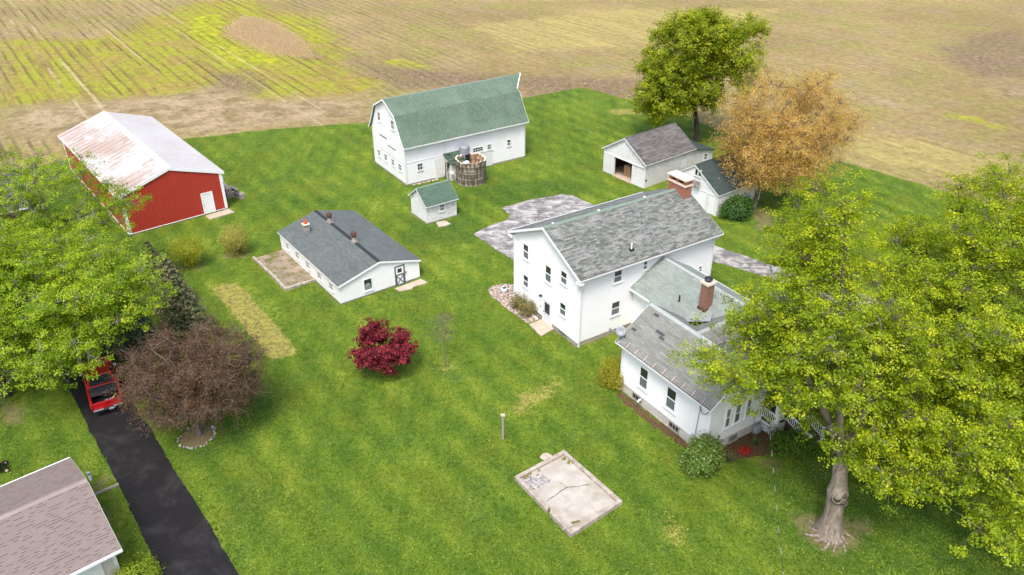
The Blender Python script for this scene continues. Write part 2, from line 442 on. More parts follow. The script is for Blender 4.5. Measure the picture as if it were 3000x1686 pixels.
FZ = {
'yellow': [[(-63.5,162.9),(-58.2,168.3),(-51.7,150.9),(-48.0,142.0),(-39.7,133.8),(-34.9,131.3),(-34.3,127.7),(-38.1,127.7),(-42.8,126.6),(-48.1,131.4),(-55.6,142.1),(-62.2,152.7)],[(-47.7,168.2),(-39.7,157.3),(-32.3,146.1),(-27.9,137.6),(-30.5,136.8),(-35.2,143.2),(-40.8,152.4),(-46.3,162.6)],[(-23.3,133.6),(-17.1,131.1),(-12.3,127.4),(-12.0,124.0),(-17.1,125.2),(-21.3,128.7)],[(56.0,104.8),(60.6,102.3),(63.1,98.4),(61.4,96.1),(58.1,98.4),(55.4,102.4)],[(-23.2,120.8),(-18.8,119.7),(-18.1,116.6),(-21.7,115.3)]],
'weed': [[(-90.5,145.4),(-82.1,146.7),(-72.8,145.1),(-69.5,168.5),(-65.4,180.6),(-55.1,180.5),(-37.4,160.7),(-25.3,133.7),(-27.4,127.6),(-20.8,120.8),(-18.0,117.6),(-21.8,112.7),(-29.1,110.0),(-36.1,111.0),(-40.9,119.9),(-48.4,111.1),(-57.5,110.3),(-69.5,106.9)]],
'brown': [[(-46.1,123.2),(-41.8,123.2),(-34.7,116.8),(-36.0,112.9),(-41.7,114.9)],[(-26.6,133.7),(-22.6,128.7),(-17.8,126.3),(-11.4,124.0),(2.6,121.6),(18.6,119.3),(17.8,109.6),(1.9,111.6),(0.2,116.4),(-16.4,114.6),(-20.0,119.7)],[(73.4,137.8),(86.0,149.2),(93.7,150.7),(79.9,118.7),(69.8,120.9),(69.4,127.7)],[(-34.0,137.7),(-30.4,136.3),(-30.0,131.2),(-33.0,130.0)]],
'pale': [[(-69.0,106.0),(-54.7,110.3),(-41.7,114.9),(-35.8,110.1),(-19.7,109.9),(-18.4,101.4),(-29.6,98.4),(-39.9,94.9),(-47.0,101.7),(-56.0,95.7),(-64.2,97.2)],[(46.6,113.0),(53.0,109.2),(55.4,104.8),(54.2,103.2),(49.4,107.1),(45.6,110.2)],[(66.6,115.8),(74.7,113.7),(71.1,107.3),(67.1,110.0)]],
'straw': [[(42.7,96.3),(48.9,93.4),(57.2,84.4),(55.2,78.8),(47.3,79.9),(38.8,86.9)],[(-10.2,156.9),(25.5,171.0),(57.9,170.6),(27.9,138.3),(0.9,135.9)]],
}
EDGE = [(-110,40),(-75,68.2),(-56.4,82.9),(-52.5,85.9),(-51.1,87.1),(-39.9,94.1),(-29.4,97.7),(-18,100.2),(-8,105.2),(2.4,110.6),(8.8,114.4),(10.1,114.9),(12.5,113.2),(18.1,107.4),(21.6,102.7),(28,94.5),(35.2,86.9),(38.2,85.3),(45.1,77.8),(50,71.5),(60,58),(80,35)]

def field():
    xs = np.concatenate([[-1500, -700, -350, -200], np.arange(-140, 141, 1.25), [200, 350, 700, 1500]])
    ys = np.concatenate([[-600, -200, -40, 20], np.arange(56, 222, 1.25), [240, 280, 350, 600, 1000, 1800]])
    X, Y = np.meshgrid(xs, ys); P = np.stack([X.ravel(), Y.ravel()], 1)
    nx, ny = len(xs), len(ys)
    idx = np.arange(nx * ny).reshape(ny, nx)
    q = np.stack([idx[:-1, :-1], idx[:-1, 1:], idx[1:, 1:], idx[1:, :-1]], -1).reshape(-1, 4)
    me = bpy.data.meshes.new('field'); me.from_pydata(np.c_[P, np.zeros(len(P))].tolist(), [], q.tolist())
    A = np.stack([zone(P, FZ['yellow'], 3.5), zone(P, FZ['weed'], 5), zone(P, FZ['brown'], 3.5)], 1)
    head = np.clip(1 - np.abs(sdpoly(P, EDGE)) / 12, 0, 1)
    B = np.stack([zone(P, FZ['pale'], 4), zone(P, FZ['straw'], 5), head], 1)
    add_color(me, 'cover_a', A); add_color(me, 'cover_b', B)
    t = NT('harvested_field_soil', .95, .1); p = t.pos()
    ang = math.atan2(.577, .816)           # across the rows
    rc = t.mapping(p, (1, 1, 1), (0, 0, -ang))
    st1 = t.noise(t.mapping(rc, (1.05, .05, 1)), 1.0, 6, .75)
    st2 = t.noise(t.mapping(rc, (.34, .05, 1), loc=(7, 3, 0)), 1.0, 5, .7)
    lo = t.noise(p, .035, 5, .6); mid = t.noise(p, .28, 5, .65); chaff = t.noise(t.mapping(rc, (3.2, 1.1, 1)), 1.0, 6, .8); fine = t.noise(p, 4.5, 4, .8)
    a = t.seprgb(t.attr('cover_a', 'Color')); b = t.seprgb(t.attr('cover_b', 'Color'))
    jit = t.math('MULTIPLY', t.math('SUBTRACT', t.math('ADD', t.math('MULTIPLY', mid, .6), t.math('MULTIPLY', lo, .4)), .5), 1.6)
    def mask(m, lo_=.35, hi=.75): return t.sstep(t.math('ADD', m, t.math('MULTIPLY', jit, t.sstep(m, 0, .2))), lo_, hi)
    rows = t.math('ADD', t.math('MULTIPLY', st1, .6), t.math('MULTIPLY', st2, .4))
    side = t.sstep(t.sep(p)[0], 25, -45)
    ux = t.math('ADD', t.sep(rc)[0], t.math('MULTIPLY', t.math('SUBTRACT', t.noise(p, .12, 3), .5), .5))
    saw = t.math('ABSOLUTE', t.math('SUBTRACT', t.math('FRACT', t.math('DIVIDE', ux, 1.52)), .5))
    line = t.math('MULTIPLY', t.sstep(saw, .27, .47), t.sstep(t.noise(t.mapping(rc, (.35, .05, 1)), 1.0, 7, .8), .40, .62))
    grit = t.noise(p, .9, 10, .86)
    tan = t.mix(t.sstep(lo, .35, .68), (.25, .185, .08), (.345, .27, .115))
    tan = t.mix(t.sstep(t.noise(p, .09, 6, .75), .46, .6, 0, .75), tan, (.25, .245, .065))
    tan = t.mix(t.sstep(t.noise(t.mapping(p, loc=(31, 8, 0)), .11, 6, .75), .5, .64, 0, .6), tan, (.30, .225, .145))
    tan = t.mix(t.sstep(rows, .44, .64, 0, .65), tan, (.215, .155, .075))
    tan = t.mix(mask(b[1], .3, .9), tan, t.mix(t.sstep(rows, .38, .6), (.40, .33, .115), (.29, .235, .09)))
    weed = t.mix(t.sstep(rows, .46, .62), (.28, .305, .018), (.215, .155, .045))
    weed = t.mix(t.sstep(t.noise(p, .16, 6, .7), .44, .6, 0, .75), weed, (.30, .215, .06))
    col = t.mix(t.math('MULTIPLY', mask(a[1], .3, .8), .92), tan, weed)
    col = t.mix(t.math('MULTIPLY', mask(b[0], .3, .85), .85), col, t.mix(t.sstep(mid, .4, .62), (.385, .295, .185), (.21, .155, .08)))
    yel = t.mix(t.sstep(t.noise(p, .5, 7, .75), .4, .6), (.20, .26, .010), (.42, .42, .012))
    yel = t.mix(t.sstep(rows, .48, .6, 0, .7), yel, (.23, .21, .04))
    col = t.mix(t.math('MULTIPLY', mask(a[0], .4, .85), .9), col, yel)
    bare = t.mix(t.sstep(t.math('ADD', t.math('MULTIPLY', chaff, .6), t.math('MULTIPLY', rows, .4)), .42, .6), (.085, .06, .04), (.29, .20, .14))
    col = t.mix(t.math('MULTIPLY', mask(a[2], .15, .85), t.math('ADD', .5, t.math('MULTIPLY', t.sstep(rows, .42, .58), .45))), col, bare)
    col = t.mix(t.math('MULTIPLY', line, t.math('MULTIPLY', t.math('SUBTRACT', 1., t.math('MULTIPLY', t.sstep(b[0], .1, .5), .9)), t.math('ADD', t.math('MULTIPLY', side, .58), .22))), col, (.085, .062, .035))
    # pale wheel tracks left along the rows
    for u0, wd in ((13.7, .16), (16.2, .18), (24.4, .13), (27.0, .13), (37.5, .14), (40.0, .12), (-2.2, .14), (.3, .14)):
        dd = t.math('ABSOLUTE', t.math('SUBTRACT', ux, u0))
        brk = t.sstep(t.noise(t.mapping(rc, (.2, .05, 1), loc=(u0, 1, 0)), 1.0, 4, .6), .42, .58)
        col = t.mix(t.math('MULTIPLY', t.math('MULTIPLY', t.sstep(dd, wd + .16, wd - .08), brk), t.math('MULTIPLY', side, .5)), col, (.52, .42, .28))
    # stalks and darker gaps between them
    col = t.mix(t.sstep(chaff, .54, .74, 0, .6), col, (.62, .51, .31))
    col = t.mix(t.sstep(grit, .32, .54, .75, 0), col, (.10, .075, .035))
    col = t.mix(t.sstep(grit, .52, .72, 0, .5), col, (.60, .50, .30))
    t.color(col)
    t.bump(t.math('ADD', t.math('MULTIPLY', chaff, .6), t.math('ADD', st1, grit)), .22, .7)
    me.materials.append(t.m)
    o = bpy.data.objects.new('field', me); COL.objects.link(o); o['kind'] = 'structure'
field()

LZ = {
'dry': [[(-25.31,58.27),(-23.21,59.06),(-15.69,48.77),(-17.4,47.53)],[(-.1,41.41),(.3,43.3),(3.1,45.52),(3.76,44.83),(1.08,41.82)],[(8.49,32.51),(9.45,31.63),(9.24,30.51),(8.43,30.79)],[(-5.39,47.22),(-4.41,47.46),(-3.92,46.49),(-5.02,46.12)],[(12.2,104.8),(16.5,105.5),(17.5,103.0),(14,102.6)]],
'bare': [[(9.99,36.51),(10.57,35.16),(11.67,34.83),(11.78,35.32),(10.78,35.65)],[(15.05,37.01),(16.31,37.18),(16.37,36.14),(15.44,35.8)],[(18.64,32.18),(19.98,32.77),(19.64,31.31),(18.67,31.03)],[(-24.96,35.14),(-24.26,35.97),(-23.62,35.3),(-24.32,34.49)],[(-24.37,34.33),(-22.94,32.63),(-21.19,30.35),(-20.75,28.56),(-20.03,28.55),(-20.76,30.34),(-23.22,33.54)],[(-34.56,43.03),(-32.72,42.6),(-31.27,40.55),(-32.22,40.17),(-33.42,40.96)],[(24.18,73.51),(26.23,73.02),(24.54,67.74),(23.09,68.59)],[(15.6,32.8),(18.8,32.6),(18.9,30.4),(17.2,29.7),(15.7,30.7)],[(-29.4,61.2),(-27,61.2),(-27,62.6),(-29.4,62.6)],[(-26,63.2),(-23.6,63.3),(-23.6,64.8),(-26,64.8)]],
'lush_shade': [[(-17.2,35.44),(-15.49,36.1),(-13.57,34.13),(-13.05,31.15),(-14.41,30.6),(-16.32,32.61)],[(-21,44.5),(-17.5,46.0),(-15.4,43.2),(-16.2,38.8),(-18.2,37.2),(-22,37.2)],[(-50,76),(-44,84),(-38,74),(-44,68)],[(13,36.6),(22,37.4),(30,34),(30,28),(17,27.5),(13.5,30)],[(-1.2,74.5),(-5,78),(2,81),(10,80),(8,77)],[(-10,66),(-4,66),(-2,69),(-6,71.5),(-11,72)]],
}
def foot(C0, yaw, L, W):
    c, s_ = math.cos(R(yaw)), math.sin(R(yaw)); return [(C0[0] + c * a - s_ * b, C0[1] + s_ * a + c * b) for a, b in ((0, 0), (L, 0), (L, W), (0, W))]
FOOT = [foot((4.761, 49.131), 32.474, 13.16, 8.42), foot((15.84, 40.021), 123.04, 8.07, 4.83), foot((-11.117, 79.34), 33.12, 15.08, 7.9), foot((-28.499, 73.775), 128.87, 21.11, 9.51), foot((-7.838, 59.658), 126.33, 12, 7.39), foot((-8.163, 70.136), 34.9, 3.31, 3), foot((13.925, 78.539), 37.95, 11, 6.19), foot((20.02, 71.68), 37.24, 6.58, 6.36)]
def lawn():
    poly = EDGE + [(80, -15), (-110, -15)]
    # ragged edge
    ring = []
    for i in range(len(poly)):
        a = np.array(poly[i]); b = np.array(poly[(i + 1) % len(poly)]); L = np.hypot(*(b - a))
        k = max(1, int(L / (.9 if i < len(EDGE) - 1 else 20)))
        for j in range(k):
            pnt = a + (b - a) * j / k
            if i < len(EDGE) - 1 and j: pnt = pnt + RNG.normal(0, .14, 2)
            ring.append(pnt)
    ring = np.array(ring)
    X, Y = np.meshgrid(np.arange(-66, 52, .65), np.arange(20, 116, .65)); P = np.stack([X.ravel(), Y.ravel()], 1)
    P = P[sdpoly(P, ring) > .45]
    allp = np.concatenate([ring, P]); n = len(ring)
    vs, es, fs, *_ = geometry.delaunay_2d_cdt([Vector(q) for q in allp], [(i, (i + 1) % n) for i in range(n)], [list(range(n))], 1, 1e-5)
    me = bpy.data.meshes.new('lawn'); me.from_pydata([(v.x, v.y, .02) for v in vs], [], [tuple(f) for f in fs])
    V = np.array([(v.x, v.y) for v in vs])
    add_color(me, 'cover', np.stack([np.maximum(zone(V, LZ['dry'][:1], .3), zone(V, LZ['dry'][1:], .9) * .9), np.maximum(zone(V, LZ['bare'], .7), np.max([np.clip(.72 - np.abs(sdpoly(V, q)) / .9, 0, 1) for q in FOOT], axis=0)), zone(V, LZ['lush_shade'], 1.6)], 1))
    t = NT('mown_grass', .9, .12); p = t.pos()
    c = t.seprgb(t.attr('cover', 'Color'))
    lo = t.noise(p, .11, 4, .6); mid = t.noise(p, .55, 5, .65); fine = t.noise(p, 2.2, 9, .85); blade = t.noise(p, 11, 3, .8)
    sw = t.noise(t.mapping(p, (.62, .06, 1), (0, 0, R(-36))), 1.0, 3, .6)        # mower swaths
    sw2 = t.noise(t.mapping(p, (.5, .045, 1), (0, 0, R(57))), 1.0, 3, .6)
    xs_ = t.sep(t.mapping(p, (1, 1, 1), (0, 0, R(-38))))[0]
    sine = t.math('SINE', t.math('ADD', t.math('MULTIPLY', xs_, 2 * PI / 2.3), t.math('MULTIPLY', lo, 2)))
    f = t.math('ADD', t.math('ADD', t.math('MULTIPLY', t.math('MULTIPLY', sine, t.sstep(sw2, .36, .56)), .042), t.math('MULTIPLY', lo, .30)), t.math('ADD', t.math('MULTIPLY', mid, .22), t.math('ADD', t.math('MULTIPLY', sw, .27), t.math('MULTIPLY', sw2, .15))))
    col = t.ramp(f, [(.34, (.040, .088, .010)), (.42, (.076, .138, .013)), (.50, (.120, .186, .017)), (.58, (.195, .252, .028))])
    yl = t.noise(p, .9, 5, .7)
    col = t.mix(t.sstep(yl, .55, .70, 0, .45), col, (.18, .19, .03))
    col = t.mix(t.sstep(t.noise(t.mapping(p, loc=(5, 77, 0)), .22, 6, .75), .50, .62, 0, .6), col, (.125, .15, .014))
    blu = t.noise(t.mapping(p, loc=(40, 12, 0)), .3, 4, .65)
    col = t.mix(t.sstep(blu, .54, .70, 0, .55), col, (.066, .13, .03))
    # thick clover-like growth, and shade under the right maples painted as darker grass
    lm = t.sstep(t.math('ADD', c[2], t.math('MULTIPLY', t.math('SUBTRACT', mid, .5), 1.6)), .35, .75)
    col = t.mix(t.math('MULTIPLY', lm, .55), col, t.mix(t.sstep(fine, .4, .6), (.025, .07, .010), (.055, .115, .02)))
    dj = t.math('MULTIPLY', t.math('SUBTRACT', t.math('ADD', t.math('MULTIPLY', mid, .5), t.math('MULTIPLY', fine, .5)), .5), 2.0)
    dm = t.sstep(t.math('ADD', c[0], t.math('MULTIPLY', dj, t.sstep(c[0], 0, .2))), .3, .75)
    col = t.mix(t.math('MULTIPLY', dm, .72), col, t.mix(t.sstep(fine, .4, .6), (.25, .185, .075), (.40, .34, .085)))
    bm_ = t.sstep(t.math('ADD', c[1], t.math('MULTIPLY', dj, t.sstep(c[1], 0, .2))), .35, .8)
    col = t.mix(t.math('MULTIPLY', bm_, .7), col, t.mix(mid, (.15, .115, .06), (.22, .175, .10)))
    col = t.mix(t.sstep(fine, .32, .52, .75, 0), col, (.030, .058, .006))
    col = t.mix(t.sstep(fine, .52, .70, 0, .5), col, (.25, .28, .045))
    col = t.mix(t.sstep(blade, .55, .8, 0, .5), col, (.19, .24, .05))
    t.color(col); t.bump(t.math('ADD', fine, t.math('MULTIPLY', blade, .6)), .09, .8)
    me.materials.append(t.m)
    o = bpy.data.objects.new('lawn', me); COL.objects.link(o); o['kind'] = 'structure'
lawn()

def sheet(name, poly, z, mat, jit=.05, step=.35, kind='structure', depth=.12, closed_skip=()):
    """flat paving with a slightly ragged outline and real edge thickness"""
    ring = []
    n = len(poly)
    for i in range(n):
        a = np.array(poly[i], float); b = np.array(poly[(i + 1) % n], float); L = np.hypot(*(b - a)); k = max(1, int(L / step))
        for j in range(k):
            q = a + (b - a) * j / k
            if jit and j: q = q + RNG.normal(0, jit, 2)
            ring.append((q[0], q[1]))
    mb = MB(); mb.extrude_z(ring, z - depth, z)
    o = mb.build(name, mat)
    bm = bmesh.new(); bm.from_mesh(o.data); bmesh.ops.recalc_face_normals(bm, faces=bm.faces); bmesh.ops.triangulate(bm, faces=bm.faces); bm.to_mesh(o.data); bm.free()
    if kind: o['kind'] = kind
    return o

sheet('asphalt_yard', [(-3.65,67.93),(-2,69.8),(-.48,70.92),(-.18,72.19),(-1.01,73.78),(1.73,75.6),(5.15,77.08),(6.29,76.76),(8.51,74.09),(13,72.2),(18.48,65.59),(20.1,64.03),(21.77,62.52),(27,58.2),(34,52.5),(42,46),(50,39),(48,36.5),(40,43.2),(32,50),(25.6,55.7),(20.74,60.31),(18.85,61.73),(17.64,62.54),(14.2,63.4),(9,67),(.4,62.3)], .035, M['asphalt_old'], .05, .5)
sheet('driveway', [(-33.0,48.4),(-31.2,45.2),(-28.89,42.28),(-26.73,39.5),(-23.25,35.12),(-20.81,31.9),(-19.35,29.96),(-18.99,29.17),(-18.71,28.56),(-15.5,22),(-9.5,20),(-14.2,28.54),(-16.36,31.32),(-18.07,33.52),(-20.97,37.12),(-23.18,40.06),(-24.78,41.85),(-27.2,45.6),(-30.5,49.8)], .035, M['asphalt_black'], .022, .55)
sheet('gravel_bed', [(-1.95,57.49),(-1.85,58.0),(-1.51,58.26),(-.8,58.55),(.1,58.45),(.35,57.6),(2.15,53.05),(1.2,52.44),(-.15,54.17),(-.91,55.47),(-1.72,56.54)], .05, M['gravel'], .03, .3)
sheet('mulch_bed', [(7.37,43.92),(10.38,39.4),(10.78,38.83),(13.03,38.27),(14.77,39.76),(16.4,40.14),(16.89,39.18),(19.59,39.74),(19.65,38.79),(17.25,37.89),(14.99,37.42),(13.19,36.9),(10.68,38.1),(8.15,41.48),(7.05,43.3)], .032, M['mulch'], .08, .3)

# ------------------------------------------------------------------ building kit
class Sec:
    """a gabled volume in its own frame: x along the ridge 0..L, y across 0..W; A places it in the thing's frame"""
    def __init__(s, root, L, W, he, hr, oe, og, A=None, prof=None, fz=0.):
        s.root, s.L, s.W, s.he, s.hr, s.oe, s.og, s.A, s.fz = root, L, W, he, hr, oe, og, A, fz
        sl = (hr - he) / (W / 2)
        s.roofp = prof or [(-oe, he - sl * oe), (W / 2, hr), (W + oe, he - sl * oe)]
        s.wallp = None
    def zroof(s, y):
        for (a, za), (b, zb) in zip(s.roofp[:-1], s.roofp[1:]):
            if a - 1e-6 <= y <= b + 1e-6: return za + (zb - za) * (y - a) / (b - a)
        return s.roofp[0][1]
    def walls(s, mat, name='wall', x1=None, drop=.1, ends=None):
        L = s.L if x1 is None else x1
        ys = [0] + [y for y, _ in s.roofp if .01 < y < s.W - .01] + [s.W]
        prof = [(0, s.fz), (s.W, s.fz)] + [(y, s.zroof(y) - drop) for y in reversed(ys)]
        mb = MB(); mb.extrude_x(prof, 0, L)
        return mb.build(name, mat, s.root, s.A)
    def foundation(s, mat, h, inset=.04):
        mb = MB(); mb.box((inset, inset, -.15), (s.L - inset, s.W - inset, h))
        return mb.build('foundation', mat, s.root, s.A)
    def roof(s, mat, th=.12, name='roof', x0=None, x1=None, cap=None, capw=.16):
        x0 = -s.og if x0 is None else x0; x1 = s.L + s.og if x1 is None else x1
        p = s.roofp
        prof = p + [(y, z - th) for y, z in reversed(p)]
        mb = MB(); mb.extrude_x(prof, x0, x1)
        o = mb.build(name, mat, s.root, s.A)
        if cap:
            k = max(range(len(p)), key=lambda i: p[i][1]); y, z = p[k]; sl = (z - p[k - 1][1]) / (y - p[k - 1][0])
            c = MB(); c.extrude_x([(y - capw, z - sl * capw + .015), (y, z + .03), (y + capw, z - sl * capw + .015), (y, z - .02)], x0 - .005, x1 + .005)
            c.build('ridge_cap', cap, o, s.A)
        return o
    def rake(s, mat, x, th=.035, hgt=.2, drop=.025):
        """bargeboard along a gable edge"""
        p = s.roofp
        prof = [(y, z - drop) for y, z in p] + [(y, z - drop - hgt) for y, z in reversed(p)]
        mb = MB(); mb.extrude_x(prof, x - th, x + th)
        return mb.build('bargeboard', mat, s.root, s.A)
    def eave(s, mat, side, hgt=.14, w=.1, name='gutter', x0=None, x1=None):
        y, z = s.roofp[0] if side == 0 else s.roofp[-1]
        x0 = -s.og if x0 is None else x0; x1 = s.L + s.og if x1 is None else x1
        mb = MB()
        if side == 0: mb.box((x0 + .01, y - w, z - hgt - .01), (x1 - .01, y + .02, z - .03))
        else: mb.box((x0 + .01, y - .02, z - hgt - .01), (x1 - .01, y + w, z - .03))
        return mb.build(name, mat, s.root, s.A)
    def corner(s, mat, which, w=.12, z1=None, name='corner_board'):
        x = 0 if which[0] == 0 else s.L; y = 0 if which[1] == 0 else s.W
        mb = MB(); z1 = z1 or s.zroof(y) - .12
        mb.box((x - (.03 if which[0] == 0 else w), y - (.03 if which[1] == 0 else w), s.fz), (x + (w if which[0] == 0 else .03), y + (w if which[1] == 0 else .03), z1))
        return mb.build(name, mat, s.root, s.A)
    def downspout(s, x, y, dx, dy, z0=.05, z1=None):
        z1 = z1 or s.he - .3
        mb = MB(); mb.box((x - .045, y - .045, z0), (x + .045, y + .045, z1))
        mb.tube((x, y, z1 - .03), (x + dx, y + dy, z1 + .25), .04, .04, 6)
        mb.tube((x, y, z0 + .05), (x + dx * -.8, y + dy * -.8, z0), .04, .04, 6)
        return mb.build('downspout', M['gutter'], s.root, s.A)
    def T(s, plane):
        """wall frame (along, up, outward) -> section frame"""
        if plane == 'a0': m = Matrix(((0, 0, -1, 0), (1, 0, 0, 0), (0, 1, 0, 0), (0, 0, 0, 1)))
        elif plane == 'a1': m = Matrix(((0, 0, 1, s.L), (1, 0, 0, 0), (0, 1, 0, 0), (0, 0, 0, 1)))
        elif plane == 'b0': m = Matrix(((1, 0, 0, 0), (0, 0, -1, 0), (0, 1, 0, 0), (0, 0, 0, 1)))
        else: m = Matrix(((1, 0, 0, 0), (0, 0, 1, s.W), (0, 1, 0, 0), (0, 0, 0, 1)))
        return m
    def place(s, plane): return (s.A @ s.T(plane)) if s.A is not None else s.T(plane)
    def window(s, plane, s0, s1, z0, z1, style='hung', fr=.09, trim=None, glass=None, label=None):
        if s0 > s1: s0, s1 = s1, s0
        if z0 > z1: z0, z1 = z1, z0
        A = s.T(plane); trim = trim or M['trim']
        mb = MB()
        for a, b in (((s0, z0), (s0 + fr, z1)), ((s1 - fr, z0), (s1, z1)), ((s0 + fr, z1 - fr), (s1 - fr, z1)), ((s0 + fr, z0), (s1 - fr, z0 + fr))):
            mb.box((a[0], a[1], -.03), (b[0], b[1], .05))
        mb.box((s0 - .04, z0 - .05, -.03), (s1 + .04, z0 - .002, .09))
        MM = (s.A @ A) if s.A is not None else A
        w = mb.build('window', trim, s.root, MM)
        if label: w['label'] = label
        i0, i1, j0, j1 = s0 + fr, s1 - fr, z0 + fr, z1 - fr
        g = MB(); g.box((i0, j0, -.03), (i1, j1, .012)); g.build('pane', glass or M['glass'], w, MM)
        q = MB()
        if style == 'hung':
            zm = (j0 + j1) / 2
            q.box((i0, zm - .03, .012), (i1, zm + .03, .04)); q.box((i0, j0, .012), (i0 + .03, j1, .03)); q.box((i1 - .03, j0, .012), (i1, j1, .03))
            sc = MB(); sc.box((i0 + .032, j0 + .002, .013), (i1 - .032, zm - .032, .022)); sc.build('insect_screen', M['screen'], w, MM)
        elif style == 'four':
            zm = (j0 + j1) / 2; sm = (i0 + i1) / 2
            q.box((i0, zm - .025, .012), (i1, zm + .025, .035)); q.box((sm - .025, j0, .012), (sm + .025, zm - .026, .035)); q.box((sm - .025, zm + .026, .012), (sm + .025, j1, .035))
        elif style == 'vert':
            n = max(2, int((i1 - i0) / .25))
            for k in range(1, n): xx = i0 + (i1 - i0) * k / n; q.box((xx - .02, j0 + .01, .012), (xx + .02, j1, .035))
            q.box((i0, j0 - .01, .0121), (i1, j0 + .02, .034))
        elif style == 'six':
            for k in (1, 2, 3): xx = i0 + (i1 - i0) * k / 4; q.box((xx - .02, j0, .012), (xx + .02, j1, .035))
            zm = (j0 + j1) / 2; q.box((i0, zm - .02, .0121), (i1, zm + .02, .034))
        if q.v: q.build('sash', trim, w, MM)
        return w
    def door(s, plane, s0, s1, z0, z1, mat=None, trim=None, lite=None, fr=.09, panels=False, handle=0):
        if s0 > s1: s0, s1 = s1, s0
        A = s.place(plane); mb = MB()
        for a, b in (((s0, z0), (s0 + fr, z1)), ((s1 - fr, z0), (s1, z1)), ((s0 + fr, z1 - fr), (s1 - fr, z1))):
            mb.box((a[0], a[1], -.03), (b[0], b[1], .05))
        mb.build('door_frame', trim or M['trim'], s.root, A)
        d = MB(); d.box((s0 + fr + .005, z0 + .01, -.03), (s1 - fr - .005, z1 - fr - .005, .022))
        if panels:
            for k in range(2):
                zz = z0 + .15 + k * (z1 - z0) * .42
                d.box((s0 + fr + .12, zz, .02), (s1 - fr - .12, zz + (z1 - z0) * .34, .032))
        o = d.build('door', mat or M['trim'], s.root, A)
        if lite:
            g = MB(); g.box((lite[0], lite[1], 0), (lite[2], lite[3], .034)); g.build('door_pane', M['glass'], o, A)
        if handle is not None:
            hx = s0 + fr + .07 if handle == 0 else s1 - fr - .07
            h = MB(); h.blob((hx, z0 + .95, .06), .035, 1, 0, 8); h.tube((hx, z0 + .95, .01), (hx, z0 + .95, .05), .015); h.build('door_handle', M['blackmetal'], o, A)
        return o

def frame(C0, yaw):
    return Matrix.Translation((C0[0], C0[1], 0)) @ Matrix.Rotation(R(yaw), 4, 'Z')
# ================================================================== FARMHOUSE (two-storey block, middle wing, front cottage wing, porch)
MY = 32.474
FH = thing('farmhouse', 'large white two-storey farmhouse with grey-green shingle roof, lower wings and two brick chimneys', 'farmhouse', (4.761, 49.131, 0), R(MY))
FM = frame((4.761, 49.131), MY)
main = Sec(FH, 13.16, 8.42, 6.29, 8.31, .45, .33, fz=.42)
main.walls(M['vinyl'], drop=.14)
main.foundation(M['found'], .45)
rf = main.roof(M['roof_main'], .12, cap=M['ridgegreen'], capw=.2)
main.rake(M['trim'], -.33); main.rake(M['trim'], 13.49)
main.eave(M['gutter'], 0, w=.11); main.eave(M['gutter'], 1, w=.11)
for sec_, side_, par_ in ((main, 0, None),):
    y_, z_ = sec_.roofp[0]; gt = MB(); gt.box((-.3, y_ - .09, z_ - .032), (13.46, y_ - .012, z_ - .022)); gt.build('gutter_trough', M['darkwood'], FH)
sof = MB(); sof.box((-.3, -.43, 5.78), (13.46, -.005, 5.82)); sof.box((-.3, 8.425, 5.78), (13.46, 8.85, 5.82)); sof.build('soffit', M['trim'], FH)
for a_, b_ in ((8.43, 8.95), (-.54, -.01)):
    ret = MB(); ret.box((-.33, a_, 5.62), (.0, b_, 5.80)); ret.build('cornice_return', M['trim'], FH)
for c in ((0, 0), (0, 1), (1, 0)): main.corner(M['trim'], c, .1, 5.8)
main.downspout(.12, -.08, 0, -.4, .05, 5.5); main.downspout(-.08, 8.36, -.12, .5, .05, 5.5); main.downspout(13.05, -.08, 0, -.4, .05, 5.5)
for s0, s1, z0, z1 in ((6.39, 7.26, 4.36, 5.72), (6.39, 7.23, 1.85, 3.0), (3.36, 4.24, 3.75, 5.22), (1.4, 2.27, 4.55, 5.68), (1.4, 2.27, 1.85, 3.0)):
    main.window('a0', s0, s1, z0, z1)
for s0, s1, z0, z1 in ((3.05, 3.93, 4.5, 5.6), (5.82, 6.36, 4.78, 5.6), (3.02, 3.95, 1.68, 2.95), (11.72, 12.2, 2.75, 3.4)):
    main.window('b0', s0, s1, z0, z1)
main.door('a0', 3.25, 4.42, .04, 2.12, M['doorgray'], lite=(3.52, .98, 4.14, 1.88), handle=1)
lm = MB(); lm.box((4.56, 2.1, 0), (4.68, 2.28, .04)); lm.tube((4.62, 2.22, .03), (4.62, 2.28, .18), .02); lm.lathe([(.02, .1), (.09, .02), (.1, -.08), (.06, -.1)], (4.62, 2.24, .2), 10); lm.build('wall_lamp', M['blackmetal'], FH, main.T('a0'))
bx = MB(); bx.box((4.68, 1.12, 0), (4.78, 1.26, .06)); bx.build('outlet_box', M['greymetal'], FH, main.T('a0'))
for a, b in ((1.45, 2.35), (6.45, 7.25)):
    v = MB(); v.box((a, .12, -.08), (b, .38, -.03)); v.build('basement_window', M['screen'], FH, main.T('a0'))
vp = MB(); vp.tube((5.05, .5, 6.3), (5.05, .5, 7.05), .055, n=10); vp.build('vent_pipe', M['plastic_white'], FH)
vf = MB(); vf.box((4.87, .36, 6.44), (5.23, .68, 6.60)); vf.build('pipe_flashing', M['dark'], FH)
for x in (.5, 4.7, 9.2):
    cb = MB(); cb.box((x, 4.08, 8.33), (x + .12, 4.26, 8.40)); cb.build('ridge_clip', M['trim'], FH)
ln = MB(); ln.tube((7.6, 4.2, 8.36), (7.6, -.45, 6.13), .018, n=5); ln.build('roof_cable', M['greymetal'], FH)
